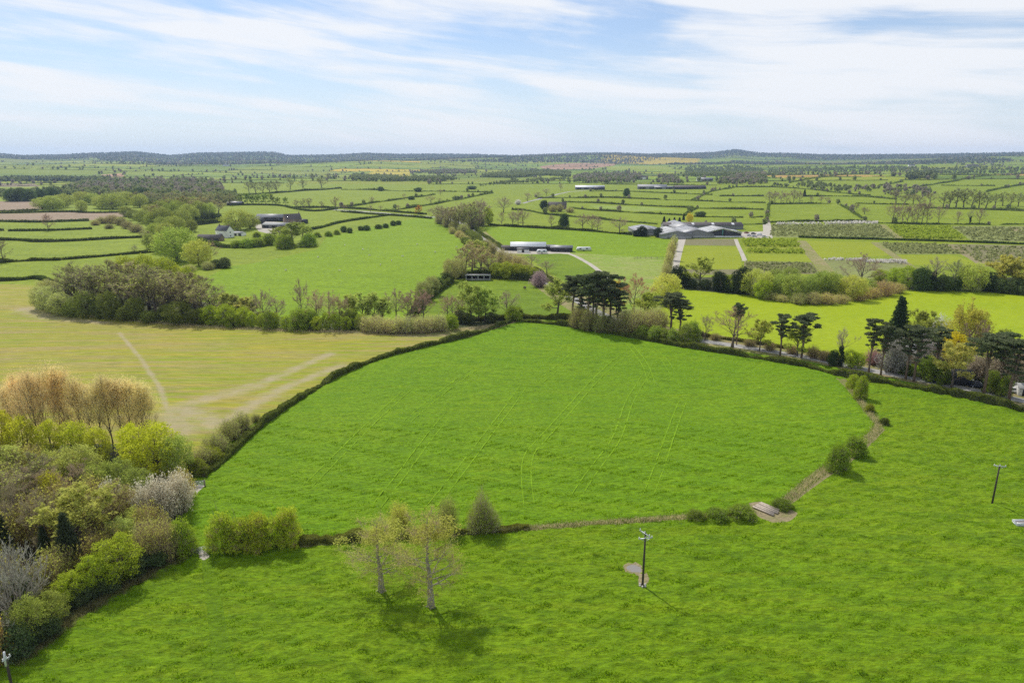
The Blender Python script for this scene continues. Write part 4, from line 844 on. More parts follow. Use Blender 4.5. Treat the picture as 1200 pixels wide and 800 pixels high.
grove('brush', S_, '{o} low brown bush on the far road verge, counted from the flat-layered pines', [(838, 398, 8, 14), (878, 405, 8, 16), (902, 410, 10, 16), (928, 414, 10, 16), (953, 419, 14, 18), (966, 422, 12, 16)], 'low brown bushes on the road verge', (.9, .8, .75))
grove('pine', T_, '{o} pine of the roadside group near the dark conifer, counted from the ditch end', [(1018, 436, 62, 30), (1032, 440, 58, 34), (1061, 444, 62, 36), (1071, 447, 64, 38), (1095, 440, 56, 34)], 'pines near the dark conifer')
grove('pine', T_, '{o} pine of the group beside the parked cars, counted from the pale-barked tree', [(1152, 464, 72, 46), (1182, 470, 72, 50), (1171, 452, 62, 44), (1208, 474, 74, 46)], 'pines beside the parked cars')
grove('cone', T_, 'dense dark cone-shaped conifer standing behind the roadside pines', [(1049, 410, 60, 32)], tint=(.8, .9, .9))
grove('budding', T_, 'brownish budding tree next to the dark conifer', [(1077, 408, 44, 34)], tint=(.9, .85, .7))
grove('blossom', T_, 'cherry in white blossom between dark conifer and golden willow', [(1098, 405, 34, 26)], tint=(1.15, 1.2, 1.25))
grove('golden', T_, 'large golden weeping willow behind the roadside pines', [(1129, 420, 64, 56)], tint=(1.1, 1.0, .6))
grove('bare', T_, 'purple-grey bare tree before the golden willow', [(1142, 428, 52, 30)], tint=PURP)
grove('lime', T_, 'acid-yellow tree below the golden willow', [(1115, 430, 40, 30)], tint=(1.2, 1.0, .5))
grove('budding', T_, 'pale-barked tree with thin yellowish crown beside the road', [(1115, 454, 52, 40)], tint=(1.05, .95, .9))
grove('blossom', S_, 'pink flowering bush by the ditch end behind the road', [(1024, 427, 18, 22)], tint=(.75, .5, .52))
grove('blossom', T_, '{o} pale grey blossoming tree among the roadside pines', [(1046, 436, 38, 34), (1085, 428, 30, 30)], 'pale blossoming trees', (.62, .6, .6))
grove('blossom', T_, '{o} cream blossoming tree behind the parked cars', [(1168, 450, 44, 42), (1192, 446, 42, 36), (1143, 446, 30, 26)], 'cream blossoming trees', (.72, .66, .52))
grove('shrub', S_, '{o} dark green bush under the roadside pines, counted from the dark conifer', [(1086, 444, 26, 26), (1099, 449, 26, 26), (1062, 438, 12, 22), (1045, 434, 10, 20), (1160, 460, 26, 18), (1176, 464, 24, 16)], 'bushes under the roadside pines', (.7, .8, .7))
grove('budding', T_, 'thin olive tree beyond the golden willow', [(1170, 420, 34, 24)], tint=(.9, .9, .6))
# --- belt between the hay field and the nursery plots
grove('dark', T_, '{o} near-black evergreen in the belt behind the hay field, counted from the gravel track', [(795, 336, 24, 22), (843, 341, 22, 18), (868, 344, 30, 20)], 'black evergreens of the belt', (.8, .85, .8))
grove('budding', T_, 'wide olive budding tree between two black evergreens', [(820, 336, 34, 34)], tint=(.9, .9, .7))
grove('dark', S_, '{o} dark low bush at the belt foot near the olive budding tree', [(810, 337, 10, 14), (826, 338, 10, 16), (855, 342, 9, 16)], 'dark low bushes of the belt', (1.6, 1.7, 1.4))
grove('lime', T_, 'small yellow-green tree between the black evergreens', [(856, 342, 20, 18)], tint=(.65, .72, .8))
grove('willow', T_, 'broad light green willow next to the black evergreen of the belt', [(886, 346, 30, 38)], tint=(1.05, 1.1, .8))
grove('lime', T_, 'bright young willow in front of the broad one', [(893, 350, 22, 22)], tint=(.75, .82, .9))
grove('willow', T_, '{o} mid-green willow in the belt, counted from the broad light willow', [(914, 348, 26, 26), (928, 352, 30, 30), (944, 350, 26, 26), (958, 348, 28, 28), (972, 348, 28, 28), (982, 344, 22, 24), (924, 340, 26, 24), (906, 342, 26, 24), (966, 338, 20, 22), (1012, 346, 20, 26)], 'mid-green willows of the belt', (.72, .88, .62))
grove('brush', S_, '{o} grey-tan bush along the belt foot, counted from the broad light willow', [(903, 351, 9, 20), (936, 356, 13, 22), (953, 356, 14, 24), (969, 356, 13, 24), (985, 355, 10, 22), (915, 353, 8, 20)], 'grey-tan bushes of the belt', (1.1, 1.05, .9))
grove('willow', T_, 'light green round willow beside the bramble mound', [(998, 351, 28, 32)], tint=(1.15, 1.2, .8))
grove('brush', S_, '{o} russet bramble mound jutting into the hay field', [(1018, 349, 13, 28), (1034, 346, 17, 32), (1049, 343, 12, 24), (1005, 352, 9, 22)], 'russet bramble mounds', (1.15, .95, .85))
grove('bare', T_, 'grey bare tree above the belt, near the white flower rows', [(1006, 338, 40, 42)], tint=(1.05, .98, .9))
grove('lime', T_, '{o} yellow-green tree in the belt past the bramble mounds', [(1062, 338, 26, 24), (1048, 334, 20, 22), (1030, 330, 14, 20)], 'yellow-green trees past the brambles', (.66, .76, .8))
grove('dark', T_, '{o} dark green ivied tree of the belt around the spreading bare oak', [(1078, 340, 26, 20), (1105, 341, 18, 18), (1087, 340, 14, 16), (1118, 340, 16, 16)], 'dark ivied trees of the belt', (1.5, 1.7, 1.1))
grove('stag', T_, 'spreading bare oak with ivied trunk in the belt', [(1093, 340, 38, 36)])
grove('wood', T_, 'tall ivied grey tree next to the spreading bare oak', [(1117, 339, 34, 22)], tint=(.85, .95, .8))
grove('willow', T_, 'large light green tree, broad and rounded, in the belt', [(1139, 341, 32, 34)], tint=(1.05, 1.15, .8))
grove('willow', T_, 'slimmer green tree leaning on the large light green tree', [(1128, 340, 26, 16)], tint=(.95, 1.05, .8))
grove('dark', T_, 'near-black round evergreen after the large light green tree', [(1157, 341, 22, 18)], tint=(.9, .95, .9))
grove('budding', T_, '{o} tan budding tree at the belt end, counted from the large light green tree', [(1171, 340, 40, 34), (1186, 341, 36, 30), (1203, 342, 36, 32), (1222, 343, 34, 30)], 'tan budding trees of the belt', (1.0, .88, .7))
grove('dark', S_, '{o} dark bush under the tan budding trees', [(1168, 342, 16, 20), (1182, 343, 16, 22), (1197, 344, 18, 24), (1214, 345, 16, 24)], 'dark bushes under the budding trees', (2.0, 2.1, 1.5))
grove('brush', S_, '{o} bare willow bush along the gravel track by the nursery', [(783, 320, 26, 12), (786, 305, 24, 12), (789, 294, 18, 10), (780, 330, 22, 14)], 'bare willow bushes along the track', (1.15, 1.1, .95))
# --- line of trees beyond the farm field
grove('bare', T_, '{o} hedgerow oak beyond the farm field, counted from the lane trees', [(601, 265.5, 17, 15), (607, 264.5, 19, 14), (613, 264.5, 19, 16), (646, 267, 15, 10), (683, 269.5, 19, 18), (694, 270, 19, 16), (700, 270.5, 16, 14), (726, 273, 18, 20)], 'hedgerow oaks beyond the farm field', BROWN)
grove('dark', T_, 'dark bushy evergreen in the hedgerow between the oaks', [(661, 268, 17, 12)], tint=(1.2, 1.4, 1.2))
grove('bare', T_, '{o} grey bare tree of the lane clump, counted from the striped field', [(513, 261, 20, 16), (519, 263, 21, 16), (526, 267, 24, 18), (534, 269, 24, 18), (557, 268, 26, 20), (564, 264, 30, 26), (549, 262, 24, 18), (541, 262, 24, 18)], 'bare trees of the lane clump', (.95, .9, .88))
grove('wood', T_, '{o} ivied green tree of the lane clump', [(543, 270, 26, 18), (552, 269, 28, 20)], 'ivied trees of the lane clump', (.8, .95, .6))
grove('lime', T_, 'yellow-green tree at the end of the lane clump', [(572, 264, 20, 14)], tint=(.7, .75, .8))
grove('bare', T_, 'round bare tree standing alone past the lane clump', [(590, 249, 18, 18)], tint=GREYT)
grove('bare', T_, 'lone thin bare tree in the hedge past the lane clump', [(588, 264, 16, 10)], tint=BROWN)
grove('brush', S_, '{o} grey bush at the lane clump foot', [(538, 278, 8, 12), (546, 284, 8, 12), (530, 274, 8, 10), (542, 281, 8, 10)], 'grey bushes at the lane clump', (1.2, 1.1, 1.0))
grove('dark', T_, '{o} dark conifer beside the grey nursery sheds', [(752, 277, 12, 13), (771, 278, 11, 10), (745, 277, 7, 8)], 'dark conifers by the nursery sheds', (.9, .9, 1.2))
grove('cone', T_, '{o} dark conifer in the row behind the nursery sheds', [(778, 263, 9, 6), (784, 263, 7, 6), (790, 263, 8, 6), (796, 263, 8, 6), (801, 258, 8, 4)], 'conifers behind the nursery sheds')
grove('golden', T_, 'small golden willow behind the nursery sheds', [(808, 261, 12, 10)], tint=(1.4, 1.1, .5))
grove('dark', S_, 'round dark bush in the fields behind the golden willow', [(821, 254, 6, 12)], tint=(1.8, 1.9, 1.6))
# --- trees of the valley by the cottage
grove('willow', T_, 'large round willow below the cottage, taller than its neighbours', [(208, 306, 38, 48)], tint=(.75, .9, .6))
grove('willow', T_, 'paler round willow next to the large one below the cottage', [(233, 312, 30, 32)], tint=(1.1, 1.15, .8))
grove('bare', T_, 'bare brown tree behind the paler willow below the cottage', [(247, 308, 26, 18)], tint=BROWN)
grove('dark', S_, '{o} dark round bush at the corner of the striped field', [(263, 314, 12, 14), (254, 314, 10, 12)], 'dark bushes at the striped field corner', (2.2, 2.1, 1.6))
grove('brush', S_, '{o} brown bush on the stream past the pale willow', [(196, 311, 6, 16), (184, 310, 5, 14), (222, 318, 8, 18), (244, 316, 10, 16)], 'brown bushes on the stream', BROWN)
grove('willow', T_, 'broad olive willow between the cottage and the farm', [(278, 270, 24, 34)], tint=(.85, .9, .7))
grove('willow', T_, 'smaller olive willow touching the broad one by the farm', [(293, 268, 18, 22)], tint=(.75, .82, .6))
grove('budding', T_, '{o} olive budding tree below the farm sheds', [(344, 288, 26, 34), (356, 284, 22, 26), (330, 284, 18, 20)], 'olive budding trees below the farm', (.75, .8, .6))
grove('shrub', S_, '{o} grey-green bush below the farm sheds, counted from the cottage', [(278, 290, 8, 18), (290, 290, 10, 20), (302, 289, 10, 18), (316, 287, 13, 18), (334, 291, 16, 24), (362, 289, 15, 20), (301, 278, 6, 10), (372, 278, 6, 10), (385, 277, 6, 10), (395, 275, 6, 8)], 'bushes below the farm', (.9, 1.0, .9))
grove('dark', S_, '{o} dark bush behind the cottage', [(240, 260, 12, 12), (248, 259, 10, 10), (256, 259, 9, 9), (230, 262, 8, 12), (220, 263, 8, 10)], 'dark bushes behind the cottage', (2.0, 2.0, 1.6))
v1 = [(176, 292, 18, 18), (190, 296, 22, 22), (183, 280, 18, 20), (196, 284, 22, 24), (205, 276, 22, 24), (214, 268, 22, 22), (190, 268, 24, 26), (202, 262, 24, 24), (222, 262, 22, 24), (178, 268, 18, 18), (234, 254, 18, 18), (246, 254, 16, 16), (210, 254, 18, 20)]
grove('willow', T_, '{o} valley willow beside the cottage, counted towards the cottage', v1, 'valley willows by the cottage', (.72, .82, .65), vary=.2)
grove('wood', T_, '{o} brown valley tree among the willows by the cottage', [(170, 282, 12, 16), (184, 258, 18, 18), (228, 254, 20, 20), (240, 248, 18, 18), (218, 248, 18, 20), (256, 250, 16, 16), (196, 250, 18, 18)], 'brown valley trees by the cottage', (.9, .85, .8))
grove('brush', S_, '{o} brown thorn bush at the end of the small hedged fields', [(120, 262, 8, 16), (132, 262, 10, 18), (142, 264, 10, 16), (128, 268, 6, 12), (150, 268, 9, 16), (160, 272, 10, 18), (112, 264, 6, 12)], 'thorn bushes by the small fields', (.85, .8, .75))
grove('willow', T_, '{o} round light willow behind the brown ploughed field', [(50, 245, 13, 22), (62, 245, 15, 26), (74, 243, 15, 24), (96, 249, 14, 13), (97, 240, 15, 22), (120, 244, 14, 22), (132, 245, 18, 30), (148, 240, 15, 20), (110, 240, 13, 18), (164, 243, 15, 20)], 'willows behind the ploughed field', (.82, .90, .75))
grove('dark', T_, '{o} dark green tree behind the ploughed field', [(14, 236, 14, 16), (24, 236, 15, 18), (34, 236, 14, 16), (50, 234, 12, 14), (62, 232, 12, 16), (166, 232, 12, 18), (156, 234, 10, 14)], 'dark trees behind the ploughed field', (1.9, 2.1, 1.6))
grove('bare', T_, 'lone bare tree in the hedge before the brown field', [(57, 270.5, 20, 14)], tint=(.9, .7, .7))
grove('bare', T_, 'bare bushy tree where the taller hedge begins', [(4, 307, 26, 18)], tint=(.7, .65, .65))
grove('bare', T_, 'tiny lone bare tree on the hedge behind the copse', [(158, 297, 10, 8)], tint=GREYT)
grove('budding', T_, '{o} tree of the even row behind the green field past the farm', [(283, 240, 12, 8), (290, 240, 13, 9), (297, 240, 12, 8), (304, 240, 13, 9), (312, 240, 14, 10), (319, 240, 12, 8), (326, 240, 9, 7), (335, 240, 9, 7)], 'even row of trees', (.7, .8, .65))
grove('wood', T_, '{o} grey tree scattered along the hedge after the even row', [(347, 244, 10, 7), (356, 245, 12, 8), (363, 244, 12, 8), (377, 246, 10, 6), (394, 247, 16, 10)], 'grey hedge trees after the even row', (.85, .85, .85))
grove('wood', T_, '{o} tree of the long clump behind the yellow-green field', [(292, 226, 13, 10), (300, 227, 14, 12), (308, 226, 13, 12), (316, 227, 14, 12), (325, 226, 14, 12), (340, 222, 14, 12), (355, 222, 12, 12), (377, 220, 12, 14), (384, 213, 10, 8), (366, 212, 9, 8)], 'long clump of trees', (.75, .85, .75))
grove('dark', S_, '{o} thorn in the broken row across the striped field, counted from the farm side', [(403, 272, 7, 8), (410, 273, 6, 7), (423, 270, 5, 7), (430, 270, 6, 9), (444, 268, 5, 9), (452, 267, 5, 8), (461, 264.5, 6, 7), (467, 263.5, 5, 7)], 'thorns across the striped field', (2.0, 2.2, 1.5))
grove('bare', T_, '{o} small hedgerow tree beyond the tarmac road, counted towards the lane clump', [(404, 246, 6, 6), (436, 239.5, 9, 7), (434, 248.5, 8, 7), (446, 247, 6, 5), (467, 249, 9, 6), (474, 234, 7, 5), (505, 239, 10, 11), (503, 251, 6, 5), (515, 237, 5, 5), (516, 229, 7, 6)], 'hedgerow trees beyond the road', BROWN)
grove('orange' if False else 'budding', T_, 'small rust-orange tree beside the tarmac road', [(491, 251, 10, 9)], tint=(1.3, .75, .5))
grove('dark', S_, '{o} dark bush on the hedges beyond the tarmac road', [(446, 224, 5, 7), (490, 225, 5, 9), (482, 234, 4, 8), (535, 234, 4, 9), (553, 222, 4, 12), (519, 212, 6, 6)], 'dark bushes beyond the road', (1.8, 2, 1.6))
grove('blossom', S_, 'white blossoming bush near the house on the by-road', [(607, 240, 6, 8)], tint=(1.2, 1.2, 1.2))
grove('dark', T_, 'round black-green yew beside the house on the by-road', [(637.5, 245, 10, 10)], tint=(.9, 1.0, 1.0))
grove('brush', S_, '{o} twiggy bush in front of the house on the by-road', [(648, 248, 8, 12), (656, 248, 9, 9), (668, 249, 6, 12)], 'bushes before the house', BROWN)
grove('dark', T_, 'round green tree alone in the strip fields, below the grey barns', [(734.5, 230, 9, 8)], tint=(1.6, 2.0, 1.6))
grove('bare', T_, '{o} bare tree along the by-road to the white-roofed barn', [(657, 224, 9, 7), (618, 236, 10, 12), (640, 229, 8, 9), (630, 232, 7, 9)], 'bare trees on the by-road', GREYT)
grove('brush', S_, '{o} grey thicket under the lane clump, counted from the striped field', [(515, 262, 11, 14), (524, 266, 12, 14), (533, 270, 12, 14), (543, 274, 12, 16), (553, 268, 14, 16), (563, 265, 12, 16)], 'grey thickets under the lane clump', (.95, .95, .8))
grove('wood', T_, '{o} brown-grey tree inside the lane clump, counted from the striped field', [(517, 264, 22, 18), (528, 268, 25, 20), (538, 270, 25, 20), (546, 266, 27, 22), (554, 264, 27, 22), (561, 267, 22, 18)], 'brown-grey trees inside the lane clump', (.85, .85, .75))
grove('willow', T_, '{o} grey-green sallow in the thicket past the thorn bushes, counted towards the cottage', [(168, 262, 16, 18), (176, 256, 16, 18), (188, 252, 16, 20), (200, 250, 16, 20), (214, 248, 16, 20), (226, 246, 15, 18), (158, 258, 12, 16), (148, 254, 12, 16), (200, 288, 20, 22), (192, 275, 20, 22), (224, 272, 14, 16)], 'grey-green sallows past the thorns', (.62, .68, .58), vary=.2)
grove('wood', T_, '{o} grey-brown tree in the belt past the ploughed field, counted towards the even row', [(140, 236, 14, 14), (160, 240, 15, 14), (176, 240, 16, 15), (190, 242, 16, 15), (204, 242, 17, 16), (218, 241, 16, 15), (232, 241, 16, 15), (246, 242, 16, 15), (258, 241, 15, 14), (270, 241, 14, 14)], 'grey-brown trees in the belt', (.82, .84, .74), vary=.2)
# --- behind the nursery
grove('bare', T_, '{o} tall bare tree behind the nursery plots, counted from the white flower rows', [(1045, 262, 24, 14), (1051, 261, 20, 10), (1057, 262, 24, 12), (1063, 262, 22, 11), (1068, 262, 22, 11), (1074, 262, 25, 13), (1080, 262, 26, 14), (1086, 262, 26, 13), (1100, 261, 20, 13), (1122, 263, 16, 10), (1147, 263, 19, 12)], 'tall bare trees behind the nursery', (.95, .92, .85))
grove('stag', T_, 'dark ivy-covered dead tree in the row behind the nursery', [(1136, 263, 17, 9)], tint=(1, 1, 1))
grove('bare', T_, '{o} bare tree of the clump between the two green meadows', [(902, 239, 15, 12), (908, 239, 15, 12), (915, 238, 14, 12), (922, 238, 12, 10), (930, 238, 16, 12), (936, 238, 14, 10), (950, 238, 8, 6), (962, 237.5, 8, 8), (970, 238, 7, 8)], 'clump between the meadows', (.9, .85, .8))
grove('cone', T_, 'small dark conifer on the hedge behind the meadow clump', [(942.5, 230.5, 8, 5)])
grove('wood', T_, '{o} tree of the big clump on the sloping meadow, counted from the nursery', [(1105, 243, 18, 14), (1112, 243, 20, 14), (1120, 243, 22, 16), (1129, 243, 22, 16), (1138, 244, 22, 16), (1147, 244, 20, 14), (1155, 244, 18, 14)], 'big clump on the sloping meadow', (.75, .82, .65))
grove('wood', T_, '{o} tree of the clump at the meadow edge past the big clump', [(1166, 241, 14, 12), (1175, 241, 16, 12), (1184, 242, 16, 12), (1193, 242, 16, 12), (1203, 243, 16, 12)], 'clump at the meadow edge', (.8, .9, .65))
grove('wood', T_, '{o} thorn tree in the hollow below the sloping meadow', [(1050, 238, 14, 14), (1060, 240, 12, 12), (1070, 239, 12, 12), (1078, 240, 10, 12), (1090, 238, 12, 12), (1013, 251, 8, 10), (1003, 246, 8, 8)], 'thorn trees in the hollow', (.75, .72, .7))
# ------------------------------------------------------------------ hedges
L_['hedge'] = leafy('clipped_hedge_leaves', (.165, .195, .050), .4, var=.45)
L_['hedge_core'] = plain('hedge_inside', (.085, .085, .040), .95, var=.4, scale=1.2)
L_['dead'] = leafy('dead_sedge_blades', (.640, .540, .310), .5, var=.4)
def hedge_mesh(s, p, h, w, g, dens=1.0, leafk=1.0, top=.55, rag=.18, twg=0.):
    """a hedge along a line on the ground: an uneven solid inside and leaves all over it"""
    d = np.hypot(p[:, 0], p[:, 1]).mean(); ls = max(.13, .00115 * d) * leafk
    q = resample(p, max(.9, .006 * d)); n = len(q); t = norm(np.gradient(q, axis=0)); nn = np.stack([-t[:, 1], t[:, 0]], 1)
    z = H(q[:, 0], q[:, 1]); hv = h * (1 + rag * np.convolve(g.normal(size=n + 4), np.ones(5) / 2.2, 'valid')); wv = w * (1 + rag * .7 * g.normal(size=n))
    prof = np.array([(-.5, 0), (-.46, .5), (-.40 * (top / .55), .9), (0, 1.), (.40 * (top / .55), .9), (.46, .5), (.5, 0)])
    V = []
    for a, b in prof:
        k = .86 if b > 0 else 1
        V.append(np.column_stack([q + nn * (a * wv * k)[:, None], z - .15 + b * hv * k]))
    V = np.stack(V, 1); m = len(prof); i = np.arange(n - 1)[:, None] * m; j = np.arange(m - 1)[None]
    s.add(V.reshape(-1, 3), None, np.stack([i + j, i + j + m, i + j + m + 1, i + j + 1], -1).reshape(-1, 4), 1)
    s.add(V[0], [[0, k, k + 1] for k in range(1, m - 1)], None, 1); s.add(V[-1], [[0, k + 1, k] for k in range(1, m - 1)], None, 1)
    Ltot = np.hypot(*np.diff(q, axis=0).T).sum(); N = int(min(60000, dens * 2.2 * Ltot * (w + 2 * h) / (ls * ls * .5)) )
    u = g.uniform(0, n - 1.001, N); k = u.astype(int); f = (u - k)[:, None]
    a = g.uniform(0, 1, N); side = g.integers(0, 3, N)
    off = np.where(side == 0, g.uniform(-.5, .5, N), np.where(side == 1, -.5, .5) * (1 - .16 * a)); hh = np.where(side == 0, 1., a)
    c = q[k] * (1 - f) + q[k + 1] * f; hv_ = hv[k] * (1 - f[:, 0]) + hv[k + 1] * f[:, 0]; wv_ = wv[k] * (1 - f[:, 0]) + wv[k + 1] * f[:, 0]
    C = np.column_stack([c + nn[k] * (off * wv_)[:, None], z[k] * (1 - f[:, 0]) + z[k + 1] * f[:, 0] + hh * hv_ * (1 - .5 * (np.abs(off) > .4) * (side == 0) * .3)]) + g.normal(0, ls * .35, (N, 3))
    leaves(s, g, C, ls, 0)
    if twg:
        K = int(N * twg); b = C[:K].copy(); e = b + rnd_dirs(g, K) * [.4, .4, .1] * h * .4 + [0, 0, .35 * h]; twigs(s, g, b, e, max(.04, ls * .25), 0)
NH = [0]; HEDGE_LINES = []
def hedge(label, l, h, w, tint=(1, 1, 1), group=None, name='hedge', **k):
    g = np.random.default_rng(300 + NH[0]); NH[0] += 1
    s = Soup(); p = smooth_line(pts_px(l), 2)
    if group and 'strip' in group: HEDGE_LINES.append(p)
    hedge_mesh(s, p, h, w, g, **k)
    o = s.build(name, [L_['hedge'], L_['hedge_core']]); tag(o, label, 'hedge', group); o.color = (*tint, 1); return o
hedge('long clipped hedge curving between the stubble and the lush grass field', [(238, 559), (250, 548), (264, 538), (290, 513), (320, 488), (360, 461), (400, 438), (450, 418), (500, 406), (550, 394), (588, 381), (602, 376)], 1.2, 1.3, (1.05, 1.05, .85), rag=.38)
hedge('long dark hedge between the lush grass field and the tree-lined road', [(606, 376), (650, 379.5), (690, 386), (740, 395), (790, 404.5), (850, 414), (900, 421.5), (950, 430.5), (988, 441), (1010, 444.5), (1050, 451.5), (1100, 460), (1150, 470), (1215, 485), (1290, 504)], 1.4, 1.8, (.98, 1.0, .75), rag=.38)
hedge('low brown hedge on the far verge of the road', [(795, 390), (850, 397.5), (900, 405), (950, 413), (1000, 423)], .9, 1.2, (1.15, .95, .8), rag=.25)
hedge('low brown-grey hedge along the ditch from the tall bushes to the ash trees', [(349, 637), (385, 634), (420, 632), (450, 631), (480, 629)], 1.3, 1.5, (1.35, 1.2, .95), rag=.4, twg=.12)
hedge('thin low hedge on the ditch around the cone-shaped shrub', [(480, 629), (530, 625.5), (585, 622), (620, 619)], .6, 1.1, (1.4, 1.2, .9), rag=.5, twg=.12)
hedge('dark hedge closing the back of the paddock behind the field shelter', [(534, 327), (546, 324.5), (560, 324), (590, 326.5), (625, 329), (634, 330)], 3.2, 3.0, (.75, .8, .65))
hedge('hedge of the paddock beside the striped field', [(480, 376), (492, 360), (503, 350), (516, 340), (530, 331)], 2.2, 2.6, (.9, .95, .7), rag=.3)
hedge('low hedge along the paddock foot by the round green bush', [(604, 373), (625, 373), (645, 373.5), (668, 376)], 1.6, 2.0, (.9, .85, .65), rag=.3)
hedge('bushy pale hedge between the lane and the striped field', [(543, 282), (552, 291), (560, 292)], 3.0, 5, (1.2, 1.25, 1.0), rag=.3)
hedge('tall pale clipped hedge on the lane past the bare tree clump', [(547, 272), (556, 281), (566, 290), (572, 293)], 3.6, 5.5, (1.3, 1.3, 1.1), rag=.2)
hedge('thin hedge on the farm side of the lane', [(556, 268), (566, 276), (580, 286), (590, 293)], 1.8, 2, (.8, .85, .7))
hedge('scrubby hedge along the lane below the farmyard', [(625, 318), (640, 327), (655, 337), (668, 346)], 2.0, 4, (.95, .9, .8), rag=.35)
hedge('scrubby hedge along the stubble headland below the lime-budded trees', [(545, 376), (575, 375), (600, 374)], 1.2, 2, (.9, .85, .7), rag=.3)
hedge('straight hedge under the hedgerow oaks beyond the farm field', [(574, 264), (600, 266), (640, 268), (690, 271), (740, 275.5)], 1.8, 2.4, (.75, .8, .65), rag=.35)
SM = 'hedges of the small meadows behind the stubble'
hedge('dark hedge running from the stubble edge under the copse', [(-20, 330), (0, 329.5), (30, 328), (42, 326), (52, 328.5), (62, 332)], 1.6, 2.2, (.7, .8, .65), SM)
hedge('taller ragged hedge beside the bare bushy tree', [(-20, 309), (0, 308), (35, 305.5), (71, 305)], 2.4, 3, (.85, .85, .7), SM, rag=.3)
hedge('low hedge from the taller ragged hedge towards the big willow', [(73, 304.5), (110, 301.5), (150, 298), (188, 295)], 1.3, 2, (.75, .8, .6), SM)
hedge('crooked hedge in the middle of the small meadows', [(-20, 282), (0, 281.7), (30, 282), (37, 284), (80, 283), (125, 280.5), (167, 278.5)], 1.6, 2.2, (.7, .75, .65), SM)
hedge('gappy hedge under the lone bare tree', [(-20, 270.5), (4, 270.5)], 1.5, 2.2, (.65, .72, .65), SM)
hedge('straight hedge from the lone bare tree to the thorn bushes', [(10, 271), (40, 270.8), (70, 270.2), (108, 268.5)], 1.5, 2.2, (.65, .72, .65), SM)
hedge('hedge along the lower side of the brown field', [(-20, 259.5), (33, 260.8), (60, 260.5), (104, 259)], 1.6, 2.4, (.65, .72, .65), SM)
hedge('hedge between the two brown fields', [(-20, 250.5), (30, 249.5), (90, 248.5), (100, 250), (155, 248.5)], 1.6, 2.4, (.7, .72, .65), SM)
hedge('short hedge on the upper edge of the brown field', [(-20, 248), (45, 246.8)], 1.4, 2.4, (.7, .72, .65), SM)
hedge('hedge below the garden of the white cottage', [(232, 284), (250, 288), (264, 291), (285, 289), (316, 287)], 2.2, 3, (.9, 1.0, .75), rag=.3)
hedge('dark hedge behind the white cottage', [(212, 266), (230, 264), (256, 261), (264, 259.5)], 2.5, 3, (.7, .75, .65), rag=.3)
hedge('hedge from the farm along the top of the striped field', [(358, 270.5), (375, 267.5), (400, 260.5), (430, 256), (456, 252.5)], 1.6, 2.6, (.65, .75, .6))
hedge('hedge on the near side of the tarmac road', [(400, 248.5), (440, 251.5), (480, 254), (506, 256.5)], 1.5, 2.2, (.65, .72, .62))
hedge('hedge on the far side of the tarmac road', [(340, 243.5), (380, 243.5), (410, 244.5), (450, 247.5), (500, 251.5)], 1.5, 2.2, (.65, .72, .62))
hedge('low hedge round the green field past the farm', [(272, 241), (300, 240.3), (330, 241), (345, 245), (368, 248.5), (395, 245)], 1.6, 2.4, (.6, .68, .6))
hedge('hedge behind the yellow-green field', [(282, 229), (320, 226.5), (360, 223.5), (400, 221)], 2, 3, (.6, .66, .6))
FS = 'hedges between the strip fields'
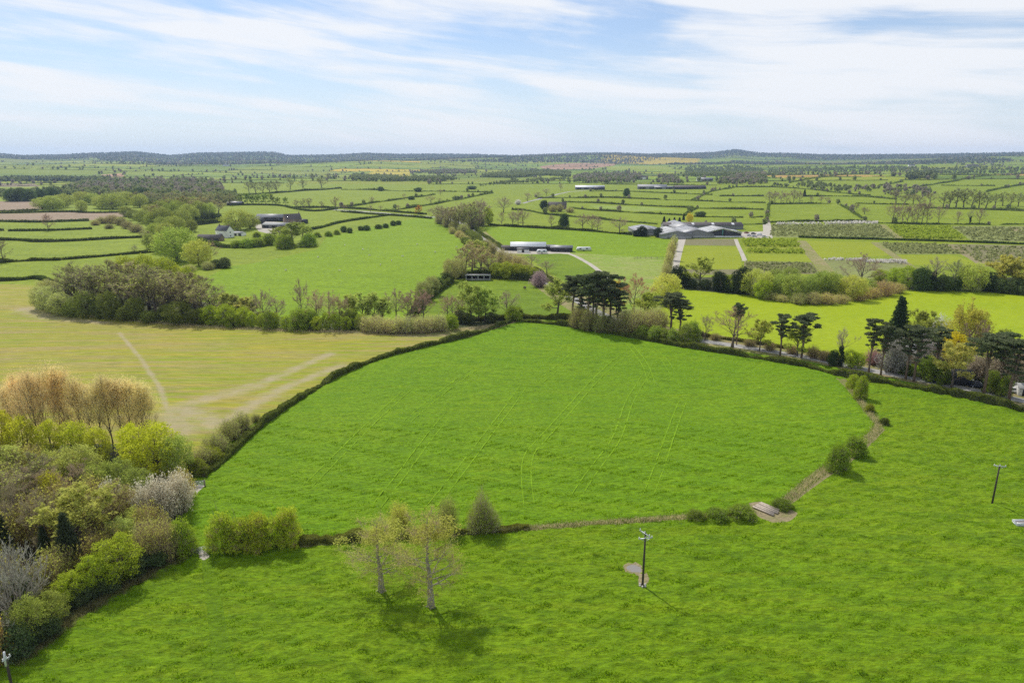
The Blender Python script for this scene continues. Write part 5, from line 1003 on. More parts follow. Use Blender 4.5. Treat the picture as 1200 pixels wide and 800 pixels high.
for lb, l in [('hedge along the by-road side of the first strip field', [(400, 243.5), (430, 239), (470, 233.5), (505, 229), (510, 228)]),
              ('hedge ending in a hook beyond the rust-orange tree', [(450, 247.5), (490, 242.5), (520, 237.5), (560, 229.5), (580, 226.5), (572, 225.5), (535, 224.5)]),
              ('straight hedge with two dark bushes', [(400, 222.5), (440, 222.8), (480, 224.5), (535, 225)]),
              ('long hedge bounding the strips below the grey barns', [(630, 232.5), (670, 232), (710, 231.5), (740, 232.8), (775, 234)]),
              ('continuation of the long hedge past the gap', [(779, 234.3), (810, 235.2), (850, 237), (897, 238)]),
              ('hedge starting at the house on the by-road', [(660, 237), (690, 237.8), (730, 240), (770, 242), (812, 243.8)]),
              ('thick dark hedge starting behind the house bushes', [(668, 244), (690, 246.5), (720, 248), (760, 250.5), (800, 252.5)]),
              ('hedge behind the hedgerow oaks', [(600, 246), (620, 247), (640, 252), (680, 254.5), (720, 259), (770, 263)]),
              ('hedge below the grey barns', [(690, 224.5), (720, 224), (770, 226), (835, 228.5)]),
              ('upper hedge by the grey barns', [(705, 216), (750, 216.5), (800, 217), (840, 217.5)]),
              ('slanting hedge climbing to the grey barns', [(811, 235), (832, 224.5), (845, 222.5), (862, 219.5)]),
              ('curved hedge over the widest strip field', [(862, 219.5), (900, 219), (950, 222), (985, 226.5), (1020, 229.5)]),
              ('short dark hedge in the widest strip field', [(843, 230), (870, 230), (895, 230.2)]),
              ('slanting hedge by the golden willow', [(802, 253), (812, 246), (818, 244)]),
              ('straight hedge from the slanting one to the field corner', [(818, 244.5), (850, 245), (895, 246)]),
              ('broken hedge next to the dark round bush', [(813, 254), (840, 254.5), (871, 255.2)]),
              ('last piece of the broken hedge', [(879, 255), (894, 254.5)]),
              ('hedge behind the yard of the nursery', [(824, 262.5), (860, 263.5), (897, 263)]),
              ('upright hedge separating strips from the green meadow', [(897, 262), (900, 250), (901, 240)]),
              ('hedge between upper and lower meadow', [(903, 239.5), (935, 239), (972, 239)]),
              ('straight hedge with the small dark conifer', [(942, 230.5), (970, 230), (1010, 230.5)]),
              ('hedge above the white flower rows', [(903, 261), (925, 259.5), (950, 260), (990, 259), (1012, 259.5)]),
              ('slanting hedge down the green meadow', [(985, 240), (998, 248), (1010, 256)]),
              ('hedge under the tall bare trees', [(1012, 260.5), (1050, 262.5), (1100, 263), (1160, 263.5)]),
              ('hedge carrying on past the tall bare trees', [(1173, 263.5), (1200, 263), (1240, 263)]),
              ('hedge dividing the sloping meadow', [(1044, 222.5), (1068, 220.5), (1095, 216), (1125, 212), (1165, 206), (1200, 203)]),
              ('hedge across the sloping meadow', [(1103, 217.5), (1130, 218), (1166, 218)]),
              ('thick hedge on the brow of the sloping meadow', [(1156, 225), (1175, 220.5), (1200, 216.5), (1230, 213)]),
              ('straight hedge under the big clump', [(1085, 244), (1120, 245), (1160, 246), (1200, 247.5)]),
              ('thick hedge past the big clump', [(1163, 246), (1180, 244.5), (1200, 247)]),
              ('hedge in front of the hollow', [(1003, 238.5), (1030, 239.5), (1065, 240)]),
              ('upper hedge of the hollow', [(1000, 229.5), (1025, 231.5), (1050, 234)]),
              ('hedge on the near side of the hollow slope', [(1030, 218), (1045, 215.5), (1058, 213)]),
              ('hedge crossing towards the hollow', [(925, 214.5), (945, 210.5), (985, 205.5), (1010, 204)]),
              ('straight hedge under the far farmstead', [(1060, 205.5), (1100, 205.5), (1180, 206)]),
              ('short hedge in the upper fields', [(897, 205.5), (935, 204.5)])]:
    hedge(lb, l, 1.35, 1.7, (1.0, 1.12, .9), FS, dens=.8, rag=.5)
hedge('long dark thin hedge dividing the nursery plots', [(936, 278.5), (980, 279.7), (1060, 281.6), (1130, 284), (1200, 286.6), (1260, 289)], 1.3, 2.0, (.6, .75, .55), rag=.12)
# rows of nursery stock: nobody could count these
def crop_rows(name, poly, mats, n, h, w, g, jag=.5, fill=1.0, dens=1.0):
    p = pts_px(poly); s = Soup(); a0, a1, b1, b0 = p[:4]
    for i in range(n):
        f = (i + .5) / n; A = a0 * (1 - f) + b0 * f; B = a1 * (1 - f) + b1 * f
        Ln = np.hypot(*(B - A)); k = int(Ln / w * 2.2 * dens); t = g.uniform(0, 1, k); t = t[np.sin(t * 40 + i) + g.uniform(-1, 1, k) < 2 * fill - .2]
        c = A + (B - A) * t[:, None] + g.normal(0, w * .12, (len(t), 2)); hh = h * g.uniform(1 - jag, 1 + jag, len(t))
        for q in range(5):
            leaves(s, g, np.column_stack([c + g.normal(0, w * .2, c.shape), H(c[:, 0], c[:, 1]) + hh * g.uniform(.2, 1, len(t))]), w * .75, 0)
    return stuff(s.build(name, mats))
gq = np.random.default_rng(77)
L_['flower'] = leafy('white_flowers', (.72, .68, .62), .3, tint=False, var=.2)
L_['stock'] = leafy('nursery_stock_leaves', (.380, .460, .050), .4, tint=False)
L_['stock_dull'] = leafy('nursery_stock_twigs', (.340, .360, .140), .35, tint=False)
crop_rows('white_flower_rows', [(910, 262.6), (962, 261.8), (962, 262.8), (910, 263.4)], L_['flower'], 2, 1.5, 2.0, gq, fill=.55)
crop_rows('white_flower_rows', [(965, 262.2), (1028, 261.4), (1028, 262.8), (965, 263.4)], L_['flower'], 3, 1.9, 2.0, gq, fill=.75)
crop_rows('white_flower_rows', [(967, 303.8), (1015, 305), (1015, 306.5), (967, 305)], L_['flower'], 2, 1.3, 1.6, gq, fill=.5)
crop_rows('white_flower_rows', [(1012, 305.2), (1060, 307), (1062, 309.5), (1012, 307.5)], L_['flower'], 4, 1.5, 1.6, gq, fill=.7)
crop_rows('nursery_stock', [(1040, 265), (1110, 266), (1133, 280.5), (1058, 279)], L_['stock'], 16, 1.8, 1.8, gq)
crop_rows('nursery_stock', [(870, 281.8), (932, 282.3), (937, 290), (873, 289)], L_['stock'], 9, 2.0, 1.8, gq)
crop_rows('nursery_stock', [(874, 292.5), (940, 293.5), (943, 297.5), (876, 296.5)], L_['stock'], 5, 1.6, 1.6, gq)
crop_rows('nursery_stock', [(905, 264), (1030, 264), (1050, 278), (902, 277)], L_['stock_dull'], 20, 1.2, 1.6, gq, fill=.6, dens=.6)
crop_rows('nursery_stock', [(1116, 266), (1240, 268), (1260, 284), (1138, 281)], L_['stock_dull'], 18, 1.1, 1.6, gq, fill=.6, dens=.6)
crop_rows('nursery_stock', [(1030, 285), (1106, 287), (1128, 297.5), (1050, 297.5)], L_['stock_dull'], 14, 1.4, 1.6, gq, fill=.6, dens=.7)
crop_rows('nursery_stock', [(1116, 288), (1240, 292), (1260, 312), (1150, 309)], L_['stock_dull'], 14, 1.2, 1.6, gq, fill=.5, dens=.6)
crop_rows('nursery_stock', [(874, 308), (950, 309), (958, 320), (873, 319)], L_['stock_dull'], 12, 1.0, 1.4, gq, fill=.5, dens=.7)
# dead sedge in the ditch
def sedge(name, l, w, n, h, mat, g):
    s = Soup(); p = resample(smooth_line(pts_px(l), 2), .5); t = g.uniform(0, len(p) - 1.01, n); k = t.astype(int); f = (t - k)[:, None]
    c = p[k] * (1 - f) + p[k + 1] * f + g.normal(0, w * .25, (n, 2)); A = np.column_stack([c, H(c[:, 0], c[:, 1]) - .03])
    up = g.normal(0, .35, (n, 3)); up[:, 2] = 1; twigs(s, g, A, A + norm(up) * (h * g.uniform(.4, 1.2, n))[:, None], .07, 0)
    o = stuff(s.build(name, mat)); o.color = (1, 1, 1, 1); return o
sedge('dry_grass', [(480, 629), (530, 625), (620, 619), (700, 613), (760, 609), (800, 606), (850, 604), (882, 601)], 1.6, 8000, .6, L_['dead'], gq)
sedge('dry_grass', [(920, 588), (935, 576), (960, 555), (985, 540), (1010, 520), (1032, 500), (1024, 490), (1012, 474), (998, 456)], 2.0, 8000, .7, L_['dead'], gq)
_s = sedge('dry_grass', [(20, 775), (60, 747), (100, 715), (150, 686), (205, 658), (228, 645)], 2.4, 11000, .8, L_['dead'], gq); _s.color = (.42, .46, .34, 1)
sedge('dry_grass', [(75, 367), (200, 380), (330, 388), (440, 390), (530, 388), (590, 381)], 5.0, 9000, .9, L_['dead'], gq)

L_['rush'] = leafy('green_rushes', (.200, .290, .020), .45)
sedge('green_rushes', [(480, 628), (530, 624), (620, 618), (700, 612), (760, 608), (800, 605), (850, 603), (882, 600)], 2.2, 12000, .5, L_['rush'], gq)
sedge('green_rushes', [(920, 587), (935, 575), (960, 554), (985, 539), (1010, 519), (1032, 499), (1024, 489), (1012, 473), (998, 455)], 2.8, 12000, .5, L_['rush'], gq)
# ------------------------------------------------------------------ buildings, vehicles, poles, gates
B_ = {}
B_['white_wall'] = plain('white_render', (.84, .83, .80), .8, var=.08)
B_['slate'] = plain('dark_slate', (.075, .075, .085), .6, var=.3, scale=3)
B_['brick'] = plain('weathered_brick', (.230, .140, .105), .9, var=.3, scale=4)
B_['brick_brown'] = plain('brown_brick', (.22, .165, .125), .9, var=.3, scale=3)
B_['tile'] = plain('grey_brown_tiles', (.125, .105, .100), .8, var=.3, scale=3)
B_['sheet'] = plain('grey_sheeting', (.22, .22, .23), .5, .0, var=.2, scale=.6)
B_['sheet_white'] = plain('white_sheeting', (.72, .73, .75), .5, .0, var=.08, scale=.5)
B_['sheet_pale'] = plain('pale_fibre_cement', (.34, .34, .335), .7, var=.2, scale=.5)
B_['black'] = plain('black_boards', (.030, .030, .034), .7, var=.3, scale=2)
B_['timber'] = plain('weathered_timber', (.250, .215, .165), .9, var=.35, scale=4)
B_['timber_dark'] = plain('creosoted_timber', (.055, .042, .034), .9, var=.3, scale=4)
B_['galv'] = plain('galvanised_steel', (.55, .56, .58), .4, .5, var=.15, scale=6)
B_['glass'] = plain('window_glass', (.03, .035, .045), .08, var=.1)
B_['green_panel'] = plain('green_sheeting', (.06, .22, .19), .5, var=.1)
B_['concrete'] = plain('pale_concrete', (.48, .46, .42), .9, var=.15, scale=2)
B_['paint_white'] = plain('white_paint', (.74, .74, .75), .3, var=.04)
B_['paint_silver'] = plain('silver_paint', (.42, .43, .46), .3, .3, var=.04)
B_['paint_dark'] = plain('dark_blue_paint', (.02, .024, .04), .25, var=.04)
B_['paint_red'] = plain('dark_red_paint', (.25, .03, .02), .3, var=.04)
B_['tyre'] = plain('tyre_rubber', (.02, .02, .021), .8, var=.1)
B_['ceramic'] = plain('pale_insulator', (.62, .62, .62), .3, var=.05)
B_['wool'] = plain('dirty_wool', (.66, .62, .53), .95, var=.1)
B_['hide'] = plain('brown_hide', (.07, .045, .03), .8, var=.3)
B_['sleeper'] = plain('silvery_sleepers', (.36, .30, .24), .9, var=.3, scale=3, bump=.02)
B_['water'] = M['water']
def place(px, py, dz=0.):
    x, y = P(px, py); return (float(x[0]), float(y[0]), float(H(x, y)[0]) + dz)
def gable(t, w, l, eave, ridge, wall, roof, over=.25, ox=0., oy=0., thick=.16, gable_wall=True, names=('wall', 'roof')):
    """walls with gable ends along x and two roof slopes; w across y, l along x"""
    s = Soup(); hw, hl = w / 2, l / 2
    V = [(-hl, -hw, -.5), (hl, -hw, -.5), (hl, hw, -.5), (-hl, hw, -.5), (-hl, -hw, eave), (hl, -hw, eave), (hl, hw, eave), (-hl, hw, eave), (-hl, 0, ridge), (hl, 0, ridge)]
    V = np.array(V) + [ox, oy, 0]
    s.add(V, [[4, 8, 7], [5, 6, 9]], [[0, 1, 5, 4], [2, 3, 7, 6], [1, 2, 6, 5], [3, 0, 4, 7]])
    s.build(names[0], wall, t)
    sl = (ridge - eave) / hw
    r = Soup()
    for sg in (-1, 1):
        e = hw + over; ze = eave - over * sl
        a = np.array([(-hl - over, sg * e, ze + .02), (hl + over, sg * e, ze + .02), (hl + over, 0, ridge + .02), (-hl - over, 0, ridge + .02)])
        b = a + [0, 0, thick]; V = np.vstack([a, b]) + [ox, oy, 0]
        r.add(V, None, [[0, 1, 2, 3], [7, 6, 5, 4], [0, 4, 5, 1], [1, 5, 6, 2], [3, 7, 4, 0]] if sg < 0 else [[3, 2, 1, 0], [4, 5, 6, 7], [1, 5, 4, 0], [2, 6, 5, 1], [0, 4, 7, 3]])
    return r.build(names[1], roof, t)
def panel(name, t, c, size, mat, frame=None):
    s = Soup(); box(s, c, size); o = s.build(name, mat, t)
    if frame:
        f = Soup(); sx, sy, sz = size; thin = 0 if sy < sx else 1
        if thin == 0:
            for dx, dz, wx, wz in ((0, sz / 2, sx + .2, .1), (0, -sz / 2, sx + .2, .1), (-sx / 2, 0, .1, sz), (sx / 2, 0, .1, sz), (0, 0, .06, sz)): box(f, (c[0] + dx, c[1] - .02 * np.sign(-c[1] or -1), c[2] + dz), (wx, sy + .08, wz))
        else:
            for dy, dz, wy, wz in ((0, sz / 2, sy + .2, .1), (0, -sz / 2, sy + .2, .1), (-sy / 2, 0, .1, sz), (sy / 2, 0, .1, sz), (0, 0, .06, sz)): box(f, (c[0], c[1] + dy, c[2] + dz), (sx + .08, wy, wz))
        f.build('frame', frame, o)
    return o
def chimney(roof, c, size, mat):
    s = Soup(); box(s, c, size); box(s, (c[0], c[1], c[2] + size[2] / 2 + .1), (size[0] + .16, size[1] + .16, .2)); tube(s, [(c[0], c[1], c[2] + size[2] / 2 + .2), (c[0], c[1], c[2] + size[2] / 2 + .6)], .12, 6)
    s.build('chimney', mat, roof)
def wins(t, spots, axis, mat=None, size=(1.1, 1.2), frame='paint_white'):
    for c in spots:
        panel('window', t, c, (size[0], .08, size[1]) if axis == 'x' else (.08, size[0], size[1]), B_['glass'], B_[frame])
def house(name, label, px, py, rz, w, l, eave, ridge, wall, roof, win_front=3, group=None, storeys=2, door=True, chim=(1,), frame='paint_white'):
    t = thing(name, label, 'house' if 'barn' not in name and 'shed' not in name else 'barn', place(px, py), rz, group)
    rf = gable(t, w, l, eave, ridge, B_[wall], B_[roof])
    for i in range(storeys):
        z = 1.4 + i * 2.5
        xs = np.linspace(-l / 2 + 1.4, l / 2 - 1.4, win_front)
        for k, x in enumerate(xs):
            if door and i == 0 and k == win_front // 2: continue
            panel('window', t, (x, -w / 2, z), (1.1, .08, 1.15), B_['glass'], B_[frame]); panel('window', t, (x, w / 2, z), (1.1, .08, 1.15), B_['glass'], B_[frame])
        panel('window', t, (l / 2, 0, z), (.08, 1.0, 1.1), B_['glass'], B_[frame])
    if door:
        d = panel('door', t, (np.linspace(-l / 2 + 1.4, l / 2 - 1.4, win_front)[win_front // 2], -w / 2, 1.0), (.95, .09, 2.0), B_['timber_dark'])
    for c in chim: chimney(rf, (c * (l / 2 - .8), 0, ridge + .6), (.7, .6, 1.6), B_['brick'])
    return t
def shed(name, label, px, py, rz, w, l, eave, ridge, wall, roof, cat='shed', doors=0, group=None, door_mat='black'):
    t = thing(name, label, cat, place(px, py), rz, group); gable(t, w, l, eave, ridge, B_[wall], B_[roof])
    for k in range(doors):
        x = -l / 2 + (k + .5) * l / doors; panel('door', t, (x, -w / 2, eave * .42), (l / doors * .62, .1, eave * .84), B_[door_mat])
    return t
# the white cottage and its outbuildings
t = thing('cottage', 'white two-storey cottage with dark slate roof among the valley willows', 'house', place(264, 278), math.radians(-25))
rf = gable(t, 7.5, 12, 5.6, 9.2, B_['white_wall'], B_['slate'], ox=0); chimney(rf, (-5, 0, 9.2), (.8, .7, 1.8), B_['brick']); chimney(rf, (5, 0, 9.2), (.8, .7, 1.8), B_['brick'])
pb = Soup(); box(pb, (0.2, -4.6, 1.0), (2.6, 2.2, 3.0), top=(2.6, 2.2)); pb.build('porch', B_['brick'], t)
pr = Soup(); box(pr, (0.2, -4.65, 2.8), (3.0, 2.5, .6), top=(2.4, .5)); pr.build('porch_roof', B_['tile'], t)
wins(t, [(-4, -3.5, 1.5), (-4, -3.5, 4.0), (-1.2, -3.5, 4.0), (3.5, -3.5, 1.5), (3.5, -3.5, 4.0)], 'x'); wins(t, [(6, 0, 1.5), (6, 0, 4.2)], 'y')
panel('door', t, (0.2, -5.72, 1.0), (.95, .1, 2.), B_['timber_dark'])
shed('outbuilding', 'long low outbuilding with grey-brown roof in front of the white cottage', 247, 282, math.radians(-8), 6, 19, 2.4, 4.6, 'brick_brown', 'tile', 'barn', 3)
shed('garage', 'small pale-roofed garage beside the white cottage', 281, 276, math.radians(-20), 5, 9, 2.2, 3.2, 'white_wall', 'sheet_pale', 'garage', 2)
# the farm
shed('barn', 'long black barn with pale ridge at the farm behind the willows', 319, 259, math.radians(-6), 11, 30, 4.0, 6.8, 'black', 'sheet', 'barn', 3)
shed('barn', 'low pale-roofed barn in the farm yard, before the black barn', 325, 267, math.radians(-8), 11, 24, 3.0, 4.6, 'sheet', 'sheet_pale', 'barn', 3)
house('farmhouse', 'brown-brick farmhouse with steep dark roof beside the black barn', 343, 263, math.radians(35), 9, 15, 5.4, 10.0, 'brick_brown', 'tile', 3)
shed('barn', 'small black lean-to past the brick farmhouse', 354, 262, math.radians(-4), 6, 10, 2.8, 4.2, 'black', 'slate', 'barn', 1)
shed('barn', 'dark small shed at the near end of the farm yard', 303, 262, math.radians(4), 8, 10, 3.5, 5.5, 'black', 'slate', 'barn', 1)
# the field shelter: open-fronted, a pale frame and rails
t = thing('field_shelter', 'open-fronted grey field shelter with pale posts in the paddock', 'shelter', place(560.5, 328), math.radians(-1))
s = Soup(); box(s, (0, 1.9, 1.3), (12.2, .12, 2.6)); box(s, (-6.1, 0, 1.3), (.12, 3.9, 2.6)); box(s, (6.1, 0, 1.3), (.12, 3.9, 2.6)); s.build('wall', B_['timber_dark'], t)
s = Soup(); V = np.array([(-6.5, -2.5, 2.95), (6.5, -2.5, 2.95), (6.5, 2.2, 2.5), (-6.5, 2.2, 2.5)]); s.add(np.vstack([V, V + [0, 0, .14]]), None, [[3, 2, 1, 0], [4, 5, 6, 7], [0, 1, 5, 4], [1, 2, 6, 5], [2, 3, 7, 6], [3, 0, 4, 7]]); s.build('roof', B_['sheet'], t)
for x in np.linspace(-6.1, 6.1, 5): s = Soup(); box(s, (x, -2.0, 1.42), (.22, .22, 2.94)); s.build('post', B_['sheet_white'], t)
for z in (.35, .8): s = Soup(); box(s, (0, -2.05, z), (12.2, .08, .3)); s.build('rail', B_['sheet_pale'], t)
s = Soup(); box(s, (0, -2.42, 2.85), (12.9, .1, .3)); s.build('fascia', B_['sheet_white'], t)
# the smallholding by the lane
shed('stable', 'white-roofed stable building in the yard by the lane', 619, 293, math.radians(-2), 9, 24, 3.0, 5.4, 'black', 'sheet_white', 'stable', 4)
t = thing('porch_shed', 'small white-fronted shed before the white-roofed stable', 'shed', place(613, 295.5), math.radians(-2)); gable(t, 4, 8, 2.0, 2.9, B_['white_wall'], B_['slate']); panel('door', t, (0, -2, .9), (1.6, .1, 1.8), B_['timber_dark'])
shed('shed', 'smaller black shed next to the white-roofed stable', 642, 293, math.radians(-4), 6, 10, 2.4, 3.6, 'black', 'sheet', 'shed', 1)
shed('shed', 'longer black shed with grey roof at the bend of the farm track', 658, 294.5, math.radians(-5), 7, 15, 2.8, 4.0, 'black', 'sheet', 'shed', 2)
shed('shed', 'low brown shed between the lane and the white-roofed stable', 598, 293, math.radians(0), 5, 12, 2.2, 3.2, 'timber', 'tile', 'shed', 1)
def trailer(label, px, py, rz, l=7, name='caravan', cat='caravan'):
    t = thing(name, label, cat, place(px, py), rz); s = Soup()
    prof = [(-l / 2, .55), (-l / 2 + .1, 1.6), (-l / 2 + .8, 2.65), (l / 2 - .5, 2.65), (l / 2 - .05, 1.7), (l / 2, .55)]
    V = np.array([(x, y, z) for y in (-1.15, 1.15) for x, z in prof]); n = len(prof)
    s.add(V, [[0, k + 1, k] for k in range(1, n - 1)] + [[n, n + k, n + k + 1] for k in range(1, n - 1)], [[k, (k + 1) % n, n + (k + 1) % n, n + k] for k in range(n)]); s.build('body', B_['paint_white'], t)
    for x in (-l * .25, l * .2): panel('window', t, (x, -1.15, 1.75), (1.4, .06, .7), B_['glass'])
    for y in (-1.05, 1.05): s = Soup(); tube(s, [(0, y - .1, .35), (0, y + .1, .35)], .35, 12); s.build('wheel', B_['tyre'], t)
    s = Soup(); tube(s, [(l / 2, 0, .5), (l / 2 + 1.1, 0, .5)], .06, 5); s.build('drawbar', B_['galv'], t)
trailer('white caravan standing alone on the grass past the black sheds', 684, 294, math.radians(5), 10)
trailer('low white trailer parked before the farm track', 635, 297, math.radians(3), 7)
def car(label, px, py, rz, paint, group=None, name='parked_car', van=False, dz=0):
    t = thing(name, label, 'van' if van else 'car', place(px, py, dz), rz, group); s = Soup(); w = .88
    low = [(-2.1, .35), (-2.15, .75), (-1.7, .95), (1.15, .98) if not van else (1.6, 1.0), (2.05, .8), (2.12, .35)]
    def loft(prof, w0, w1, z0, z1, nm, mat):
        s = Soup(); V = []
        for y in (-1, 1):
            for x, z in prof: V.append((x, y * (w0 + (w1 - w0) * (z - z0) / (z1 - z0)), z))
        n = len(prof); s.add(V, [[0, k + 1, k] for k in range(1, n - 1)] + [[n, n + k, n + k + 1] for k in range(1, n - 1)], [[k, (k + 1) % n, n + (k + 1) % n, n + k] for k in range(n)]); return s.build(nm, mat, t)
    loft(low, .88, .84, .35, 1.0, 'body', B_[paint])
    cab = [(-1.85, .93), (-1.65, 1.42), (.25, 1.45), (1.0, .93)] if not van else [(-2.1, .96), (-2.08, 2.0), (1.0, 2.0), (1.6, .99)]
    loft(cab, .80, .66, .93, 1.45 if not van else 2.0, 'window', B_['glass']) if not van else loft(cab, .84, .8, .93, 2.0, 'cargo_body', B_[paint])
    rf = [(-1.62, 1.43), (-1.6, 1.5), (.2, 1.51), (.27, 1.44)] if not van else [(.7, 1.35), (.7, 1.85), (1.03, 1.9), (1.45, 1.3)]
    loft(rf, .66, .64, 1.43, 1.51, 'roof_panel', B_[paint]) if not van else loft(rf, .86, .84, 1.3, 1.9, 'windscreen', B_['glass'])
    for x in (-1.35, 1.3):
        for y in (-.8, .8): s = Soup(); tube(s, [(x, y - .1, .33), (x, y + .1, .33)], .33, 12); o = s.build('wheel', B_['tyre'], t); r = Soup(); tube(r, [(x, y - .11, .33), (x, y + .11, .33)], .19, 8); r.build('rim', B_['galv'], o)
    for y in (-.62, .62): s = Soup(); box(s, (2.08, y, .68), (.1, .34, .16)); s.build('headlight', B_['ceramic'], t)
# the nursery: parallel sheds with sheeted roofs
NR = 'sheds of the nursery'
def nshed(label, px, py, rz, w, l, eave, ridge, wall, roof, front=None):
    t = thing('nursery_shed', label, 'shed', place(px, py), rz, NR); gable(t, w, l, eave, ridge, B_[wall], B_[roof], thick=.25)
    for sg in (-1, 1):
        for fx in np.linspace(-.38, .38, 4):
            s = Soup(); a = sg * w * .13; b = sg * w * .40; za = ridge - (ridge - eave) * .26 + .30; zb = ridge - (ridge - eave) * .80 + .30; x0 = fx * l - 1.1; x1 = fx * l + 1.1
            V = np.array([(x0, a, za), (x1, a, za), (x1, b, zb), (x0, b, zb)]); s.add(np.vstack([V, V + [0, 0, .08]]), None, [[4, 5, 6, 7], [7, 6, 5, 4], [0, 1, 5, 4], [2, 3, 7, 6]]); s.build('rooflight', B_['ceramic'], t)
    if front:
        hw = w / 2
        for sg, nm in ((-1, 'gable_panel'), (1, 'gable_panel')):
            s = Soup(); x = l / 2 + .06; V = [(x, sg * .25, 1.3), (x, sg * (hw - .4), 1.3), (x, sg * (hw - .4), eave - .1), (x, sg * .25, ridge - .35)]
            s.add(np.vstack([V, np.array(V) + [.08, 0, 0]]), None, [[4, 5, 6, 7], [0, 4, 7, 3], [1, 2, 6, 5], [2, 3, 7, 6]]); s.build(nm, B_['black'], t)
        s = Soup(); box(s, (l / 2 + .1, 0, ridge / 2 + .3), (.12, .9, ridge - 1.1)); s.build('door', B_['green_panel'], t)
        s = Soup(); box(s, (l / 2 + .12, 0, .65), (.14, w - .4, 1.1)); s.build('plinth', B_['sheet_white'], t)
        for sg in (-1, 1):
            s = Soup(); V = np.array([(l / 2 + .1, sg * (hw + .4), eave - .35), (l / 2 + .1, 0, ridge), (l / 2 + .1, 0, ridge + .75), (l / 2 + .1, sg * (hw + .4), eave + .4)]); s.add(np.vstack([V, V + [.3, 0, 0]]), None, [[4, 5, 6, 7], [3, 2, 6, 7], [0, 4, 7, 3], [0, 1, 5, 4]]); s.build('barge_board', B_['sheet_white'], t)
    else:
        s = Soup(); box(s, (l / 2 + .08, 0, .8), (.1, w - .6, 1.4)); s.build('plinth', B_['sheet_pale'], t)
        s = Soup(); box(s, (l / 2 + .1, -w * .22, eave * .45), (.1, w * .2, eave * .88)); s.build('door', B_['sheet'], t)
    return t
q = math.radians(-90)
nshed('white-gabled nursery shed with dark glazed front and green middle strip', 840, 276, q, 30, 30, 3.4, 6.6, 'sheet', 'sheet_pale', True)
nshed('nursery shed with grey gable next to the white-gabled one', 810, 276, q, 26, 36, 3.2, 6.2, 'sheet', 'sheet')
nshed('nursery shed with twin-ridged pale roof, second from the white gable', 786, 276.5, q, 24, 40, 3.2, 5.8, 'sheet', 'sheet_pale')
nshed('low grey nursery shed behind the dark conifers', 757, 273, q, 24, 40, 3.0, 5.2, 'sheet', 'sheet')
nshed('long low nursery shed with brownish roof behind the others', 822, 268.5, 0, 14, 70, 3.6, 6.0, 'sheet', 'tile')
nshed('pale-roofed nursery shed set back between the others', 797, 269.5, q, 20, 50, 3.6, 6.4, 'sheet', 'sheet')
nshed('small flat grey annex at the end of the white-gabled shed', 858, 276, q, 10, 14, 3.4, 4.2, 'sheet', 'sheet_pale')
CG = 'cars in the nursery yard'
car('white car parked nearest the nursery sheds', 878, 276.5, .2, 'paint_white', CG)
car('silver car in the nursery yard', 884, 277.5, .1, 'paint_silver', CG)
car('dark car behind the silver one in the nursery yard', 883, 274.5, .3, 'paint_dark', CG)
car('white van in the middle of the nursery yard', 890, 276, .0, 'paint_white', CG, 'parked_van', True)
car('white car at the edge of the nursery yard by the flower plots', 896, 278, -.1, 'paint_white', CG)
car('dark red car at the back of the nursery yard', 875, 273.5, .3, 'paint_red', CG)
# far houses and barns
shed('barn', 'long white-roofed barn at the end of the by-road', 691, 222, math.radians(-3), 18, 60, 4.5, 8, 'sheet', 'sheet_white', 'barn', 4)
shed('barn', 'dark small barn against the long white-roofed one', 702, 222.5, 0, 14, 22, 4, 6.5, 'black', 'slate', 'barn', 1)
shed('barn', 'grey barn of the far group, the one with a whitish gable roof', 764, 221.5, math.radians(-8), 24, 60, 5, 9, 'sheet', 'sheet_pale', 'barn', 3)
shed('barn', 'low pale barn of the far group', 783, 221.5, math.radians(-2), 16, 60, 4, 6, 'sheet', 'sheet', 'barn', 3)
shed('barn', 'dark grey long barn beyond the strip fields', 808, 221.5, 0, 18, 64, 4, 7, 'black', 'tile', 'barn', 3)
house('house', 'brick house with a white gable wall on the by-road', 653, 245, math.radians(-10), 9, 22, 5, 8.5, 'brick', 'tile', 4)
house('house', 'white house amid far trees above the strip fields', 754, 210, math.radians(10), 9, 26, 6, 10, 'white_wall', 'tile', 4)
house('house', 'white house beside grey farm roofs beyond the strips', 820, 212, math.radians(-8), 9, 16, 6, 10, 'white_wall', 'slate', 3)
shed('barn', 'grey farm roof next to the far white house', 828, 212, 0, 16, 30, 5, 8, 'sheet', 'sheet', 'barn', 2)
house('farmhouse', 'far grey farmstead on the hill slope', 1139, 196, math.radians(5), 14, 50, 6, 11, 'sheet_pale', 'tile', 4)
house('house', 'tiny white house on the far wooded slope', 1068, 195.5, 0, 10, 26, 6, 10, 'white_wall', 'tile', 3)
house('house', 'tiny white building in the far distance above the dark woods', 265, 194.5, 0, 12, 34, 6, 10, 'white_wall', 'slate', 3)
house('house', 'pale house peeping from the valley willows behind the cottage', 238, 250, .4, 7, 9, 5, 7.5, 'white_wall', 'slate', 2)
shed('barn', 'small dark barn in the trees before the even row', 276, 240.5, 0, 10, 20, 3, 5, 'black', 'sheet', 'barn', 1)
